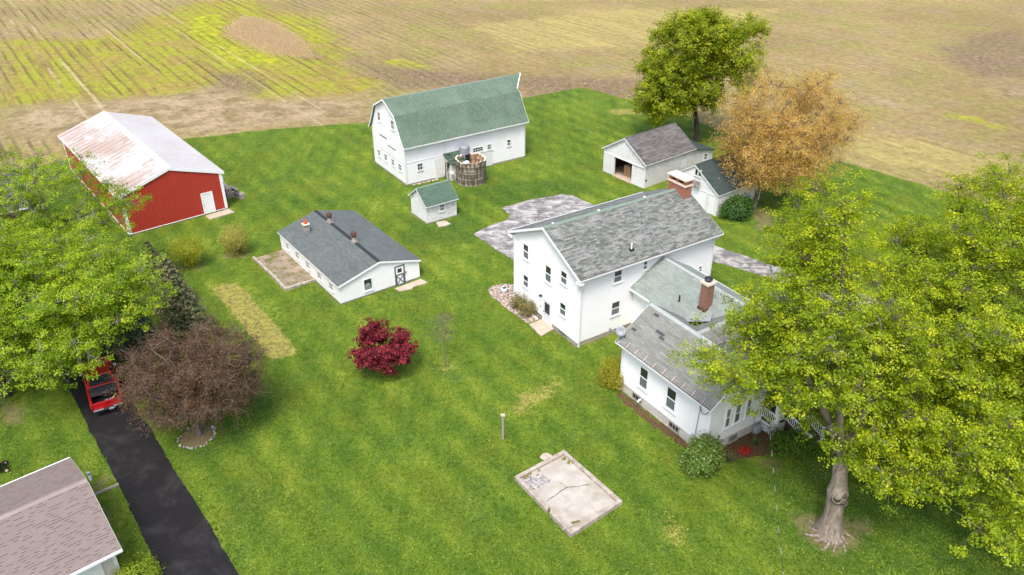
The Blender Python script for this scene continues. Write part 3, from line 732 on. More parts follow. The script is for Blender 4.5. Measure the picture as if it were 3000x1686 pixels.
# brick chimney over the far gable: shaft, band, open arcade, cap slab
ch = MB(); ch.box((12.45, 3.1, 6.5), (13.2, 4.98, 8.78)); chim = ch.build('chimney', M['redbrick'], FH)
c2 = MB(); c2.box((12.38, 3.03, 8.78), (13.27, 5.05, 8.92)); c2.build('chimney_band', M['limestone'], chim)
c3 = MB()
for y in (3.1, 3.96, 4.72): c3.box((12.45, y, 8.92), (13.2, y + .26, 9.28))
c3.build('flue_pier', M['redbrick'], chim)
c5 = MB(); c5.box((12.6, 3.38, 8.92), (13.1, 3.94, 8.97)); c5.box((12.6, 4.24, 8.92), (13.1, 4.7, 8.97)); c5.build('flue_mouth', M['dark'], chim)
c4 = MB(); c4.box((12.34, 2.98, 9.28), (13.31, 5.1, 9.40)); c4.build('chimney_cap', M['limestone'], chim)
cf = MB(); cf.box((12.3, 2.95, 7.55), (13.3, 5.12, 7.72)); cf.build('chimney_flashing', M['greymetal'], chim)
# middle wing, ridge square to the main ridge
WA = Matrix.Translation((10.45, 0.05, 0)) @ Matrix.Rotation(R(-90), 4, 'Z') @ Matrix.Scale(1, 4)
WA = Matrix(((0, 1, 0, 5.15), (-1, 0, 0, .04), (0, 0, 1, 0), (0, 0, 0, 1)))   # x -> -y(main), y -> +x(main)
wing = Sec(FH, 8.2, 5.3, 3.9, 5.46, .4, .0, A=WA, fz=.42)
wing.walls(M['vinyl'], drop=.12); wing.foundation(M['found'], .45)
wr = wing.roof(M['roof_wing'], .12, x0=0, x1=9.0, cap=M['ridgegrey'])
wing.eave(M['gutter'], 0, x0=.1, x1=2.3); wing.eave(M['gutter'], 1, x0=.1, x1=6)
wing.window('b0', 2.1, 2.6, 2.0, 3.0)
vp = MB(); vp.tube((5.75, -4.15, 4.1), (5.75, -4.15, 4.75), .06, n=10); vp.build('vent_pipe', M['blackmetal'], FH)
ch = MB(); ch.box((6.05, -6.35, 3.9), (6.68, -5.72, 6.45)); chim = ch.build('chimney', M['brownbrick'], FH)
chim['label'] = 'tall slim brown brick chimney with black metal cowl'
c2 = MB(); c2.box((5.98, -6.42, 6.45), (6.75, -5.65, 6.62)); c2.build('chimney_cap', M['limestone'], chim)
c3 = MB(); c3.lathe([(.16, 0), (.16, .16), (.3, .2), (.22, .3), (.02, .34)], (6.36, -6.03, 6.62), 14); c3.build('cowl', M['blackmetal'], chim)
c4 = MB(); c4.box((5.99, -6.42, 4.0), (6.74, -5.66, 4.62)); c4.build('chimney_flashing', M['rusty'], chim)
# front wing: its own measured frame
FA = FM.inverted() @ frame((15.84, 40.021), 123.04)
front = Sec(FH, 8.07, 4.83, 4.32, 6.0, .42, .30, A=FA, fz=.72)
front.walls(M['vinyl'], drop=.12); front.foundation(M['stonewall'], .75, .02)
front.roof(M['roof_front'], .12, cap=M['ridgegrey'], capw=.2)
front.rake(M['trim'], -.30, hgt=.14); front.rake(M['trim'], 8.37, hgt=.14)
front.eave(M['gutter'], 1, w=.1)
gt = MB(); gt.box((-.28, front.roofp[-1][0] + .012, front.roofp[-1][1] - .032), (8.35, front.roofp[-1][0] + .085, front.roofp[-1][1] - .022)); gt.build('gutter_trough', M['darkwood'], FH, FA)
for c in ((0, 1), (1, 1)): front.corner(M['trim'], c, .1, 3.95)
front.downspout(8.0, 4.92, .1, .35, .05, 3.8)
for s0, s1, z0, z1 in ((5.38, 6.38, 1.45, 3.2), (2.76, 3.82, 1.43, 3.2)): front.window('bW', s0, s1, z0, z1, fr=.13)
for s0, s1 in ((5.87, 6.77), (2.31, 3.21)): front.window('bW', s0, s1, .16, .66, 'vert', fr=.06, trim=M['block'])
dp = MB(); dp.tube((5.95, .52, 0), (5.95, .52, .22), .07, n=10); dp.tube((5.95, .52, .2), (5.95, .40, .26), .07, n=10); dp.build('dryer_vent', M['plastic_white'], FH, FA @ front.T('bW'))
for s0, s1 in ((2.98, 3.50), (2.10, 2.70), (1.18, 1.72)): front.window('a0', s0, s1, 1.6, 3.12, fr=.08, glass=M['curtain'])
for z0_, z1_ in ((3.12, 3.28), (1.40, 1.545)):
    cs = MB(); cs.box((1.05, z0_, -.02), (3.62, z1_, .045)); cs.build('window_casing', M['trim'], FH, FA @ front.T('a0'))
front.window('a0', 2.1, 2.82, .14, .62, 'vert', fr=.05, trim=M['block'], glass=M['screen'])
# electric and gas fittings on the walls
em = MB(); em.box((.95, .62, 0), (1.2, 1.05, .14)); em.box((.62, .66, 0), (.9, .95, .12)); em.lathe([(.09, 0), (.1, .07), (.03, .1)], (1.07, .84, .14), 12)
em.build('electric_meter', M['utility'], FH, FA @ front.T('bW'))
cd = MB(); cd.tube((.95, 1.05, .06), (.8, 3.7, .06), .03); cd.tube((.8, 3.7, .06), (.8, 3.78, .12), .045); cd.tube((1.0, .1, .06), (1.0, .62, .06), .03); cd.build('conduit', M['utility'], FH, FA @ front.T('bW'))
lp = MB(); pts = [(.95 - .95 * k / 12, 3.72 - .55 * math.sin(PI * k / 12) - .1 * k / 12, .12 + .05 * math.sin(PI * k / 12)) for k in range(13)]; lp.path(pts, .022); lp.build('service_loop', M['cable'], FH, FA @ front.T('bW'))
gm = MB(); gm.box((.36, .15, .12), (.78, .62, .42)); gm.lathe([(.14, 0), (.16, .06), (.05, .1)], (.45, .62, .3), 10); gm.tube((.75, 0, .15), (.75, 1.45, .06), .025); gm.tube((.3, .5, .3), (.1, .15, .3), .03)
gm.box((.62, 1.42, 0), (.86, 1.68, .1)); gm.build('gas_meter', M['utility'], FH, FA @ front.T('a0'), bevel=.02)
cl = MB()
for k in range(9):
    x = .5 + k * .86; cl.box((x, 4.72, 4.36), (x + .05, 5.32, 4.42), T=Matrix.Translation((0, 0, .0)))
front_cl = MB()
for k in range(9):
    x = .45 + k * .86; z = 4.32 - .42 * .7
    front_cl.tube((x, 5.30, z + .02), (x, 4.95, z + .28), .022, n=5)
front_cl.build('gutter_bracket', M['pink'], FH, FA)
# replacement shingles, darker
sl = (6.0 - 4.32) / (4.83 / 2)
def roofpatch(mb, x0, x1, y0, y1):
    z = lambda y: 6.0 - sl * (y - 4.83 / 2) + .004
    mb.add([(x0, y0, z(y0)), (x1, y0, z(y0)), (x1, y1, z(y1)), (x0, y1, z(y1))], [(3, 2, 1, 0)])
NSM = flat('dark_new_shingle', (.07, .07, .075), .9, .1)
for q in ((5.75, 6.5, 3.45, 3.62), (5.55, 6.0, 3.64, 3.8), (7.1, 7.55, 2.75, 2.92), (7.7, 8.1, 4.1, 4.27)):
    ps = MB(); roofpatch(ps, *q); ps.build('replacement_shingle', NSM, FH, FA)
# satellite dish on the eave corner
dm = MB(); dm.tube((8.0, 4.75, 4.35), (8.12, 5.05, 4.7), .03); dm.tube((7.9, 5.05, 4.2), (8.08, 4.95, 4.6), .02); dm.tube((7.75, 4.8, 4.35), (8.05, 4.9, 4.6), .02)
dm.tube((8.12, 5.05, 4.7), (8.75, 5.5, 4.75), .018); dm.box((8.68, 5.42, 4.7), (8.82, 5.56, 4.82))
dish_m = dm.build('dish_mount', M['greymetal'], FH, FA)
dd = MB(); dd.lathe([(.0, 0), (.18, .02), (.34, .085), (.345, .075), (.18, .005), (0, -.02)], (0, 0, 0), 24)
dirv = (FA.to_3x3().inverted() @ FM.to_3x3().inverted() @ Vector((-.25, -.85, .45))).normalized()
dd.build('satellite_dish', M['greymetal'], FH, FA @ Matrix.Translation((8.15, 5.08, 4.82)) @ dirv.to_track_quat('Z', 'Y').to_matrix().to_4x4(), smooth=True)
# cross gable running right from the front wing, with the porch in the angle
CA = FA @ Matrix(((0, 1, 0, 1.45), (-1, 0, 0, 2.415), (0, 0, 1, 0), (0, 0, 0, 1)))   # x -> -b, y -> +a
cross = Sec(FH, 12.4, 5.3, 4.14, 5.99, .4, .3, A=CA, fz=.72)
cw = MB(); cw.extrude_x([(0, .72), (5.3, .72), (5.3, 4.02), (2.65, 5.87), (0, 4.02)], 2.46, 12.4); cw.build('wall', M['vinyl'], FH, CA)
cw = MB(); cw.box((2.5, .03, -.1), (12.37, 5.27, .75)); cw.build('foundation', M['stonewall'], FH, CA)
cross.roof(M['roof_front'], .12, x0=.0, x1=12.7, cap=M['ridgegrey']); cross.rake(M['trim'], 12.7, hgt=.16)
cross.eave(M['gutter'], 0, x0=6.6, x1=12.6)
for s0 in (7.2, 9.6): cross.window('b0', s0, s0 + .95, 1.6, 3.1)
# porch: deck, roof, posts, railing, steps
def fbox(name, mat, *boxes, T=None):
    mb = MB()
    for a, b in boxes: mb.box(a, b, T=T)
    return mb.build(name, mat, FH, FA)
deckm = flat('porch_deck_boards', (.10, .07, .055), .8, .2, vary=.25, scale=6)
fbox('porch_deck', deckm, ((-.95, -3.6, .74), (1.4, -.06, .86)))
fbox('porch_skirt', M['trim'], ((-.93, -3.58, .55), (1.38, -.08, .735)))
lat = MB()
for k in range(-8, 22):
    x0 = -.9 + k * .13
    for sg in (1, -1):
        a = (x0, -.06, .02 if sg > 0 else .55); b = (x0 + .53, -.06, .55 if sg > 0 else .02)
        if a[0] > -.95 and b[0] < 1.35: lat.tube(a, b, .018, n=4)
        c = (-.95, -.15 - (x0 + .9), a[2]); d = (-.95, -.15 - (x0 + .9) - .53, b[2])
        if -3.5 < d[1] and c[1] < -.1: lat.tube(c, d, .018, n=4)
lat.build('porch_lattice', M['trim'], FH, FA)
fbox('porch_pier', M['stonewall'], ((-1.15, -.55, -.1), (-.7, -.05, .95)))
fbox('porch_pier', M['stonewall'], ((-1.15, -3.75, -.1), (-.7, -3.3, .95)))
for y in (-.42, -3.62): fbox('porch_post', M['trim'], ((-1.05, y, .95), (-.8, y + .24, 2.95)))
rl = MB(); rl.box((-.95, -.14, 1.62), (1.3, -.06, 1.70)); rl.box((-.95, -.13, 1.0), (1.3, -.07, 1.06))
for k in range(15): rl.box((-.8 + k * .145, -.12, 1.06), (-.76 + k * .145, -.08, 1.62))
rl.box((-.96, -1.05, 1.62), (-.88, -.5, 1.70)); rl.box((-.95, -1.05, 1.0), (-.89, -.5, 1.06))
for k in range(4): rl.box((-.94, -.95 + k * .13, 1.06), (-.90, -.91 + k * .13, 1.62))
rl.box((-.96, -3.35, 1.62), (-.88, -2.45, 1.70)); rl.box((-.95, -3.35, 1.0), (-.89, -2.45, 1.06))
for k in range(7): rl.box((-.94, -3.3 + k * .13, 1.06), (-.90, -3.26 + k * .13, 1.62))
rl.build('porch_railing', M['trim'], FH, FA)
st = MB()
for k in range(5): st.box((-1.32 - k * .40, -2.35, -.1), (-.93 - k * .40, -1.2, .70 - k * .155))
st.build('porch_steps', deckm, FH, FA)
tn = MB()
for k in range(5): tn.box((-1.345 - k * .40, -2.36, .665 - k * .155), (-1.30 - k * .40, -1.19, .708 - k * .155))
tn.build('step_nosing', M['stone'], FH, FA)
for y in (-1.12, -2.42):
    sr = MB(); sr.tube((-.95, y, 1.66), (-2.9, y, .92), .04, n=6); sr.tube((-.95, y, 1.0), (-2.85, y, .26), .03, n=6)
    for k in range(13):
        x = -1.08 - k * .145; sr.box((x - .02, y - .02, .98 - (k * .145 + .1) * .38), (x + .02, y + .02, 1.62 - (k * .145 + .1) * .38))
    sr.box((-3.0, y - .06, -.05), (-2.88, y + .06, 1.02)); sr.build('stair_railing', M['trim'], FH, FA)
pr = MB(); pr.extrude_x([(-1.45, 2.92), (1.5, 3.55), (1.5, 3.45), (-1.45, 2.80)], 0, 3.95)
pr.build('porch_roof', M['roof_left'], FH, FA @ Matrix(((0, 1, 0, 0), (-1, 0, 0, -.02), (0, 0, 1, 0), (0, 0, 0, 1))))
pf = MB(); pf.box((-1.48, -4.0, 2.68), (-1.40, 0, 2.90)); pf.build('porch_fascia', M['trim'], FH, FA)
# cricket between the wings (grey membrane saddle)
ck = MB(); ck.add([(5.05, -5.45, 3.87), (3.9, -6.9, 4.68), (5.05, -7.85, 4.83), (6.25, -6.9, 4.59)], [(0, 1, 2), (0, 2, 3)])
ck.build('roof_cricket', M['membrane'], FH)
# concrete stoop at the side door
sheet('concrete_step', [(1.29,52.19),(2.3,52.95),(3.2,51.6),(2.19,50.61)], .12, M['conc'], .02, .4, kind=None)
tag(bpy.data.objects['concrete_step'], 'square tan concrete stoop at the farmhouse side door', 'stoop')
be = MB(); be.box((0, -.04, 0), (1.5, .04, .14)); o = be.build('bed_edging', M['trim'], M=Matrix.Translation((1.2, 54.2, .03)) @ Matrix.Rotation(R(-58), 4, 'Z')); tag(o, 'white edging board between gravel bed and farmhouse wall', 'edging')

# ================================================================== GAMBREL BARN
BN = thing('barn', 'tall white gambrel barn with green hexagonal-shingle roof and pointed hay hood', 'barn', (-11.117, 79.34, 0), R(33.12))
L, W = 15.08, 7.9
gp = [(-.42, 4.38), (.25, 5.22), (1.47, 7.3), (3.95, 8.5), (6.43, 7.3), (7.65, 5.22), (8.32, 4.38)]
barn = Sec(BN, L, W, 4.815, 8.5, .42, .25, prof=gp, fz=.2)
barn.walls(M['oldbarn'], drop=.1); barn.foundation(M['found'], .25)
br = barn.roof(M['roof_barn'], .1, cap=M['ridgegreen'], capw=.12)
# hay hood: the upper slopes run out to a point at the ridge
hh = MB()
tip = (17.05, 3.95, 8.56); k0 = (15.33, 2.0, 7.556); k1 = (15.33, 5.9, 7.556); rt = (15.33, 3.95, 8.5)
d = .1
hh.add([rt, k0, tip, k1, (rt[0], rt[1], rt[2] - d), (k0[0], k0[1], k0[2] - d), (tip[0], tip[1], tip[2] - d), (k1[0], k1[1], k1[2] - d)], [(0, 1, 2), (0, 2, 3), (4, 6, 5), (4, 7, 6), (1, 5, 6, 2), (2, 6, 7, 3)])
hh.build('hay_hood', M['roof_barn'], BN)
ht = MB(); ht.tube((15.34, 2.0, 7.53), (17.07, 3.95, 8.53), .06, n=6); ht.tube((15.34, 5.9, 7.53), (17.07, 3.95, 8.53), .06, n=6); ht.build('hood_trim', M['trim'], BN)
barn.rake(M['trim'], -.25, hgt=.16); barn.rake(M['trim'], 15.33, hgt=.16)
ev = MB(); ev.box((-.25, -.46, 4.24), (15.3, -.36, 4.36)); ev.build('fascia', M['oldtrim'], BN)
for c in ((0, 0), (1, 0), (0, 1)): barn.corner(M['oldtrim'], c, .13, 4.6)
for s0, s1, z0, z1 in ((5.37, 6.1, 5.55, 6.61), (2.05, 2.8, 5.55, 6.6)): barn.window('a0', s0, s1, z0, z1, 'four', trim=M['oldtrim'])
for s0, s1 in ((6.22, 6.86), (4.48, 5.21), (2.70, 3.41), (.98, 1.74)): barn.window('a0', s0, s1, 1.3, 2.12, 'four', trim=M['oldtrim'])
for s0, s1, za, zb in ((4.2, 6.05, 4.0, 3.98), (4.9, 6.06, 3.02, 3.18), (2.2, 4.09, 3.34, 3.34)):
    g = MB(); g.box((s0, min(za, zb) - .05, -.02), (s1, max(za, zb) + .05, .012)); g.build('missing_board_gap', M['dark'], BN, barn.T('a0'))
hd = MB(); hd.box((2.1, 3.42, -.01), (6.15, 3.9, .02)); hd.box((2.1, 2.5, -.01), (6.15, 3.27, .02)); hd.build('loft_door', M['oldbarn'], BN, barn.T('a0'))
bs = MB(); bs.box((.1, 2.36, -.02), (7.8, 2.44, .03)); bs.build('belt_board', M['oldtrim'], BN, barn.T('a0'))
bs = MB(); bs.box((.1, 2.52, -.02), (4.5, 2.58, .03)); bs.build('belt_board', M['oldtrim'], BN, barn.T('b0'))
for s0, s1, z0, z1, stl in ((1.3, 2.0, 1.45, 2.3, 'four'), (12.6, 13.18, 1.85, 2.66, 'hung'), (10.0, 10.58, 1.95, 2.64, 'four'), (8.15, 9.5, 1.98, 2.6, 'six')): barn.window('b0', s0, s1, z0, z1, stl, trim=M['oldtrim'])
dr = MB(); dr.box((3.4, .1, -.01), (4.42, 2.38, .045)); dr.build('sliding_door', M['boards'], BN, barn.T('b0'))
dr = MB(); dr.box((9.5, .1, -.01), (10.62, 1.9, .045)); dr.build('barn_door', M['oldbarn'], BN, barn.T('b0'))
tr = MB(); tr.box((7.5, 1.86, 0), (10.8, 1.93, .09)); tr.build('door_track', M['oldtrim'], BN, barn.T('b0'))
pp = MB(); pp.tube((4.58, -.07, .1), (4.58, -.07, 4.3), .04, n=6); pp.build('corner_pipe', M['oldtrim'], BN)
rb = MB()
for k in range(26): rb.blob((.7 + k * .115 + random.uniform(-.1, .1), -.12 - random.random() * .22, .07), random.uniform(.06, .15), k, .3, 6, sz=.6)
rb.build('rubble_footing', M['stone'], BN)

# lean-to between barn and silo
LT = thing('lean_to_shed', 'small white lean-to with louvred opening and mossy green roof between barn and silo', 'shed', (-11.117, 79.34, 0), R(33.12))
lt = MB(); lt.extrude_x([(-1.45, -.1), (-.06, -.1), (-.06, 2.55), (-1.45, 2.05)], 4.66, 6.2); lt.build('wall', M['boards'], LT)
lt = MB(); lt.extrude_x([(-1.7, 2.06), (-.07, 2.72), (-.07, 2.62), (-1.7, 1.96)], 4.45, 6.4); lt.build('roof', M['mossroof'], LT)
lv = MB()
for k in range(4): lv.box((4.64, -1.02 + k * .15, 1.35), (4.665, -.92 + k * .15, 1.9))
lv.build('louvre', M['dark'], LT)
# galvanised tank
tk = thing('water_tank', 'dull grey galvanised tank standing behind the silo against the barn', 'tank', (-11.117 + 6.72 * .8375 + .8 * .5464 * 0 + .0, 79.34 + 6.72 * .5464, 0), R(33.12))
mb = MB(); mb.lathe([(.0, 1.7), (.58, 1.7), (.58, 3.3), (.50, 3.42), (.0, 3.47)], (0, -.72, 0), 28); mb.build('drum', M['greymetal'], tk, smooth=False)
mb = MB(); mb.lathe([(.60, 2.1), (.60, 2.14)], (0, -.72, 0), 28); mb.lathe([(.60, 2.85), (.60, 2.89)], (0, -.72, 0), 28); mb.tube((0, -.72, 0), (0, -.72, 1.7), .3, .5); mb.build('band', M['greymetal'], tk)
for i, (dx, lab) in enumerate(((0, 'dark weathered plank leaning on the lean-to, nearest the barn door'), (.32, 'dark split plank leaning on the lean-to beside the yard lamp'))):
    mb = MB(); mb.box((-.1, -.03, 0), (.1, .03, 2.0)); o = mb.build('leaning_plank', M['darkwood'], M=Matrix.Translation((-11.117, 79.34, 0)) @ Matrix.Rotation(R(33.12), 4, 'Z') @ Matrix.Translation((4.45 + dx * .2, -.35 - dx, .02)) @ Matrix.Rotation(R(8), 4, 'X') @ Matrix.Rotation(R(70), 4, 'Z')); tag(o, lab, 'plank', 'planks leaning on the lean-to')
yl = thing('yard_lamp', 'white gooseneck yard lamp on a bent pipe by the lean-to', 'lamp', (-6.35, 80.35, 0))
mb = MB(); mb.path([(-.55, .15, 0), (-.55, .15, .85), (-.5, .15, 1.1), (-.35, .12, 1.22), (0, 0, 1.22)], .025); mb.build('pipe', M['trim'], yl)
mb = MB(); mb.lathe([(.04, .12), (.1, .05), (.24, -.12), (.25, -.16), (.0, -.1)], (0, 0, 1.2), 16); mb.build('lamp_shade', M['plastic_white'], yl, smooth=True)

# ================================================================== CONCRETE SILO STUB
SI = thing('silo', 'roofless round concrete-stave silo base, stained dark, with broken rim', 'silo', (-4.36, 80.72, 0))
def silo_mat(name, inner=False):
    t = NT(name, .95, .1); p = t.obj(); x, y, z = t.sep(p)
    a = t.n('ShaderNodeMath', operation='ARCTAN2'); t.set(a.inputs[0], y); t.set(a.inputs[1], x)
    cyl = t.n('ShaderNodeCombineXYZ'); t.set(cyl.inputs[0], t.math('MULTIPLY', a.outputs[0], 1.6)); t.set(cyl.inputs[2], z)
    cv = cyl.outputs[0]
    run = t.noise(t.mapping(cv, (4.2, 1, .75)), 1.0, 4, .65)
    band = t.math('FRACT', t.math('DIVIDE', z, .68))
    s2 = t.math('ADD', run, t.math('MULTIPLY', band, .16))
    if inner: col = t.ramp(s2, [(.36, (.62, .53, .40)), (.5, (.46, .33, .20)), (.62, (.26, .15, .09)), (.75, (.12, .08, .06))])
    else: col = t.ramp(s2, [(.30, (.74, .70, .62)), (.40, (.36, .33, .26)), (.54, (.27, .24, .185)), (.60, (.12, .10, .07)), (.72, (.09, .075, .05))])
    jv = t.math('ABSOLUTE', t.math('SUBTRACT', t.math('FRACT', t.math('MULTIPLY', a.outputs[0], 7.0)), .5))
    col = t.mix(t.sstep(jv, .44, .49, 0, .45), col, (.08, .07, .05))
    t.color(col); t.bump(t.noise(p, 9, 4), .02, .6); return t.m
sm, smi = silo_mat('stained_silo_concrete'), silo_mat('stained_silo_inside', True)
mb = MB(); n = 72; ro, ri = 1.62, 1.46
rim = [2.62 + .06 * math.sin(k * 1.7) + .07 * math.sin(k * .61 + 1) + random.uniform(-.05, .05) for k in range(n)]
for r, m_, flip in ((ro, 0, 0), (ri, 1, 1)):
    vs = []; fs = []
    for k in range(n):
        a = 2 * PI * k / n; vs += [(r * math.cos(a), r * math.sin(a), 0 if not flip else .8), (r * math.cos(a), r * math.sin(a), rim[k] - (.0 if not flip else .04))]
    for k in range(n):
        q = (2 * k, 2 * ((k + 1) % n), 2 * ((k + 1) % n) + 1, 2 * k + 1); fs.append(q[::-1] if flip else q)
    mb.add(vs, fs, m_)
vs = []; fs = []
for k in range(n):
    a = 2 * PI * k / n; vs += [(ro * math.cos(a), ro * math.sin(a), rim[k]), (ri * math.cos(a), ri * math.sin(a), rim[k] - .04)]
for k in range(n): fs.append((2 * k, 2 * ((k + 1) % n), 2 * ((k + 1) % n) + 1, 2 * k + 1))
mb.add(vs, fs, 2); mb.build('stave_wall', [sm, smi, M['limestone']], SI)
for z in (.36, .98, 1.58, 2.12):
    mb = MB(); mb.lathe([(1.625, -.035), (1.66, -.02), (1.66, .02), (1.625, .035)], (0, 0, z), 48); mb.build('hoop', M['darkwood'], SI)
mb = MB(); mb.lathe([(0, 1.25), (.7, 1.2), (1.47, 1.05)], (0, 0, 0), 24)
for k in range(30):
    a = random.uniform(0, 6.28); r = random.uniform(.2, 1.25); mb.blob((r * math.cos(a), r * math.sin(a), 1.2), random.uniform(.08, .24), k, .3, 7)
mb.build('rubble_fill', concrete('silo_rubble', (.42, .32, .22), (.16, .10, .06), 3), SI)
dw = MB(); dw.box((-.9, 1.12, 1.3), (-.15, 1.36, 2.55)); dw.build('chute_opening', M['dark'], SI)
brl = thing('barrel', 'white plastic barrel tipped over inside the silo', 'barrel', (-4.95, 80.55, 1.35))
mb = MB(); mb.lathe([(0, -.45), (.27, -.45), (.3, -.38), (.3, -.12), (.315, -.1), (.3, -.08), (.3, .12), (.315, .14), (.3, .16), (.3, .4), (.27, .46), (0, .46)], (0, 0, 0), 20)
mb.build('drum', M['plastic_white'], brl, Matrix.Translation((.05, -.1, .72)) @ Matrix.Rotation(R(62), 4, Vector((.8, .6, 0))), smooth=True)

# ================================================================== RED POLE BARN
RB = thing('red_pole_barn', 'long red metal pole barn with rust-streaked white metal roof', 'barn', (-28.499, 73.775, 0), R(128.87))
red = Sec(RB, 21.11, 9.51, 4.11, 5.683, .28, .06, fz=.12)
red.walls(M['red'], drop=.12); red.foundation(M['darkwood'], .14, .0)
red.roof(M['roof_red'], .07)
mb = MB(); mb.extrude_x([(4.755 - .3, 5.60), (4.755, 5.705), (4.755 + .3, 5.60), (4.755, 5.66)], -.07, 21.18); mb.build('ridge_cap', M['trim'], RB)
red.rake(M['trim'], -.07, .04, .3, .0); red.rake(M['trim'], 21.18, .04, .3, .0)
red.eave(M['trim'], 0, .16, .03, 'fascia'); red.eave(M['trim'], 1, .16, .03, 'fascia')
for c in ((0, 0), (0, 1), (1, 1), (1, 0)): red.corner(M['trim'], c, .24, 3.85)
red.door('a0', 1.2, 2.36, .1, 2.28, M['plastic_white'], fr=.1, handle=1)
mb = MB(); mb.box((.02, .1, .0), (9.5, .17, .03)); mb.build('base_trim', M['trim'], RB, red.T('a0'))
mb = MB(); mb.box((.02, .1, 0), (21, .17, .03)); mb.build('base_trim', M['trim'], RB, red.T('bW'))
mb = MB(); mb.tube((4.6, 4.755, 5.7), (4.6, 4.755, 5.9), .03); mb.build('roof_fitting', M['greymetal'], RB)
sheet('door_pad', [(-30.1,71.95),(-28.35,73.6),(-27.5,72.8),(-29.5,71.15)], .12, M['conc'], .02, .5, kind=None); tag(bpy.data.objects['door_pad'], 'narrow grey-tan concrete pad under the red barn door', 'pad')
pa = thing('pallet_stack', 'leaning stack of grey pallets and scrap at the red barn corner', 'pallets', (-28.0, 75.6, 0), R(128.87))
for k in range(4):
    mb = MB()
    for j in range(6): mb.box((j * .2, -.06, 0), (j * .2 + .12, -.04, 1.15)); 
    for zz in (.05, .52, 1.0): mb.box((0, -.04, zz), (1.12, .04, zz + .1))
    o = mb.build('pallet', M['wood'] if k % 2 else M['greymetal'], pa, Matrix.Translation((.3 + k * .18, -.35 - k * .06, 0)) @ Matrix.Rotation(R(6 + k * 3), 4, 'Z') @ Matrix.Rotation(R(-8), 4, 'X'))
mb = MB(); mb.box((.2, -.9, .0), (.9, -.3, .55)); mb.build('scrap_bin', M['wood'], pa)
tk = thing('water_heater', 'white rounded tank standing beside the red barn wall', 'tank', (-30.6, 78.7, 0))
mb = MB(); mb.lathe([(.0, 0), (.3, 0), (.32, .05), (.32, 1.3), (.24, 1.45), (0, 1.5)], (0, 0, 0), 18); mb.build('shell', M['plastic_white'], tk, smooth=True)
mb = MB(); mb.tube((0, 0, 1.48), (0, 0, 1.62), .04); mb.build('pipe_stub', M['rusty'], tk)
lb = MB(); lb.box((-.5, -1.4, 0), (.25, 1.3, .6)); lb.box((-.45, -1.2, .6), (.2, .9, .95)); o = lb.build('lumber_pile', M['wood'], M=Matrix.Translation((-29.75, 77.6, 0)) @ Matrix.Rotation(R(38.9), 4, 'Z')); tag(o, 'pile of old brown lumber along the red barn right wall', 'lumber')
for i, (x, y) in enumerate(((-32.9, 81.2), (-33.6, 82.0))):
    mb = MB(); mb.tube((0, 0, 0), (0, 0, 1.7), .05, .04, 6); mb.blob((0, 0, 1.72), .07, 1, 0, 8); o = mb.build('marker_post', M['darkwood'], M=Matrix.Translation((x, y, 0))); tag(o, ('thin dark post beyond the red barn eave, nearer the lumber', 'thin dark post beyond the red barn eave, farther from the lumber')[i], 'post', 'posts by the red barn')

# ================================================================== LONG WHITE SHED
SH = thing('long_shed', 'low white shed with slate-grey roof, roof vents and a grey X-braced door', 'shed', (-7.838, 59.658, 0), R(126.33))
shed = Sec(SH, 12.0, 7.39, 1.83, 2.849, .12, .12, fz=.14)
shed.walls(M['shedwall'], drop=.1); shed.foundation(M['block'], .16, .03)
sr = shed.roof(M['roof_shed'], .09)
mb = MB(); mb.extrude_x([(3.695 - .17, 2.815), (3.695, 2.872), (3.695 + .17, 2.815), (3.695, 2.83)], -.13, 12.13); mb.build('ridge_cap', flat('black_ridge_felt', (.035, .04, .045), .9, .1, vary=.2), SH)
shed.rake(M['trim'], -.12, .03, .15); shed.rake(M['trim'], 12.12, .03, .15); shed.eave(M['trim'], 0, .1, .02, 'fascia'); shed.eave(M['trim'], 1, .1, .02, 'fascia')
for s0, s1 in ((9.95, 10.7), (7.8, 8.55), (5.6, 6.38), (3.32, 4.08), (1.08, 1.86)): shed.window('bW', s0, s1, .68, 1.42, 'four', fr=.1, trim=M['oldtrim'])
w = shed.window('a0', 4.45, 5.26, .5, 1.62, 'none', fr=.07)
fan = MB(); fan.lathe([(.0, .03), (.08, .035), (.22, .02), (.26, .0)], (4.87, .92, .018), 18); fan.box((4.53, .58, .013), (5.18, .78, .02)); fan.build('window_fan', M['greymetal'], w, shed.T('a0'))
d = shed.door('a0', 1.42, 2.36, -.02, 1.84, M['plastic_white'], trim=M['slate'], fr=.1, handle=0)
xb = MB()
for a, b in (((1.53, .1, .03), (2.25, .95, .03)), ((2.25, .1, .03), (1.53, .95, .03))): xb.tube(a, b, .045, n=4)
xb.box((1.52, .95, .02), (2.26, 1.05, .05)); xb.box((1.52, .0, .02), (2.26, .1, .05)); xb.box((1.52, .1, .02), (1.6, .95, .05)); xb.box((2.18, .1, .02), (2.26, .95, .05)); xb.build('door_brace', M['slate'], d, shed.T('a0'))
g = MB(); g.box((1.7, 1.2, .015), (2.08, 1.55, .035)); g.build('door_pane', M['glass'], d, shed.T('a0'))
kn = MB(); kn.box((1.28, 1.0, .02), (1.42, 1.12, .1)); kn.build('door_latch', M['cardboard'], d, shed.T('a0'))
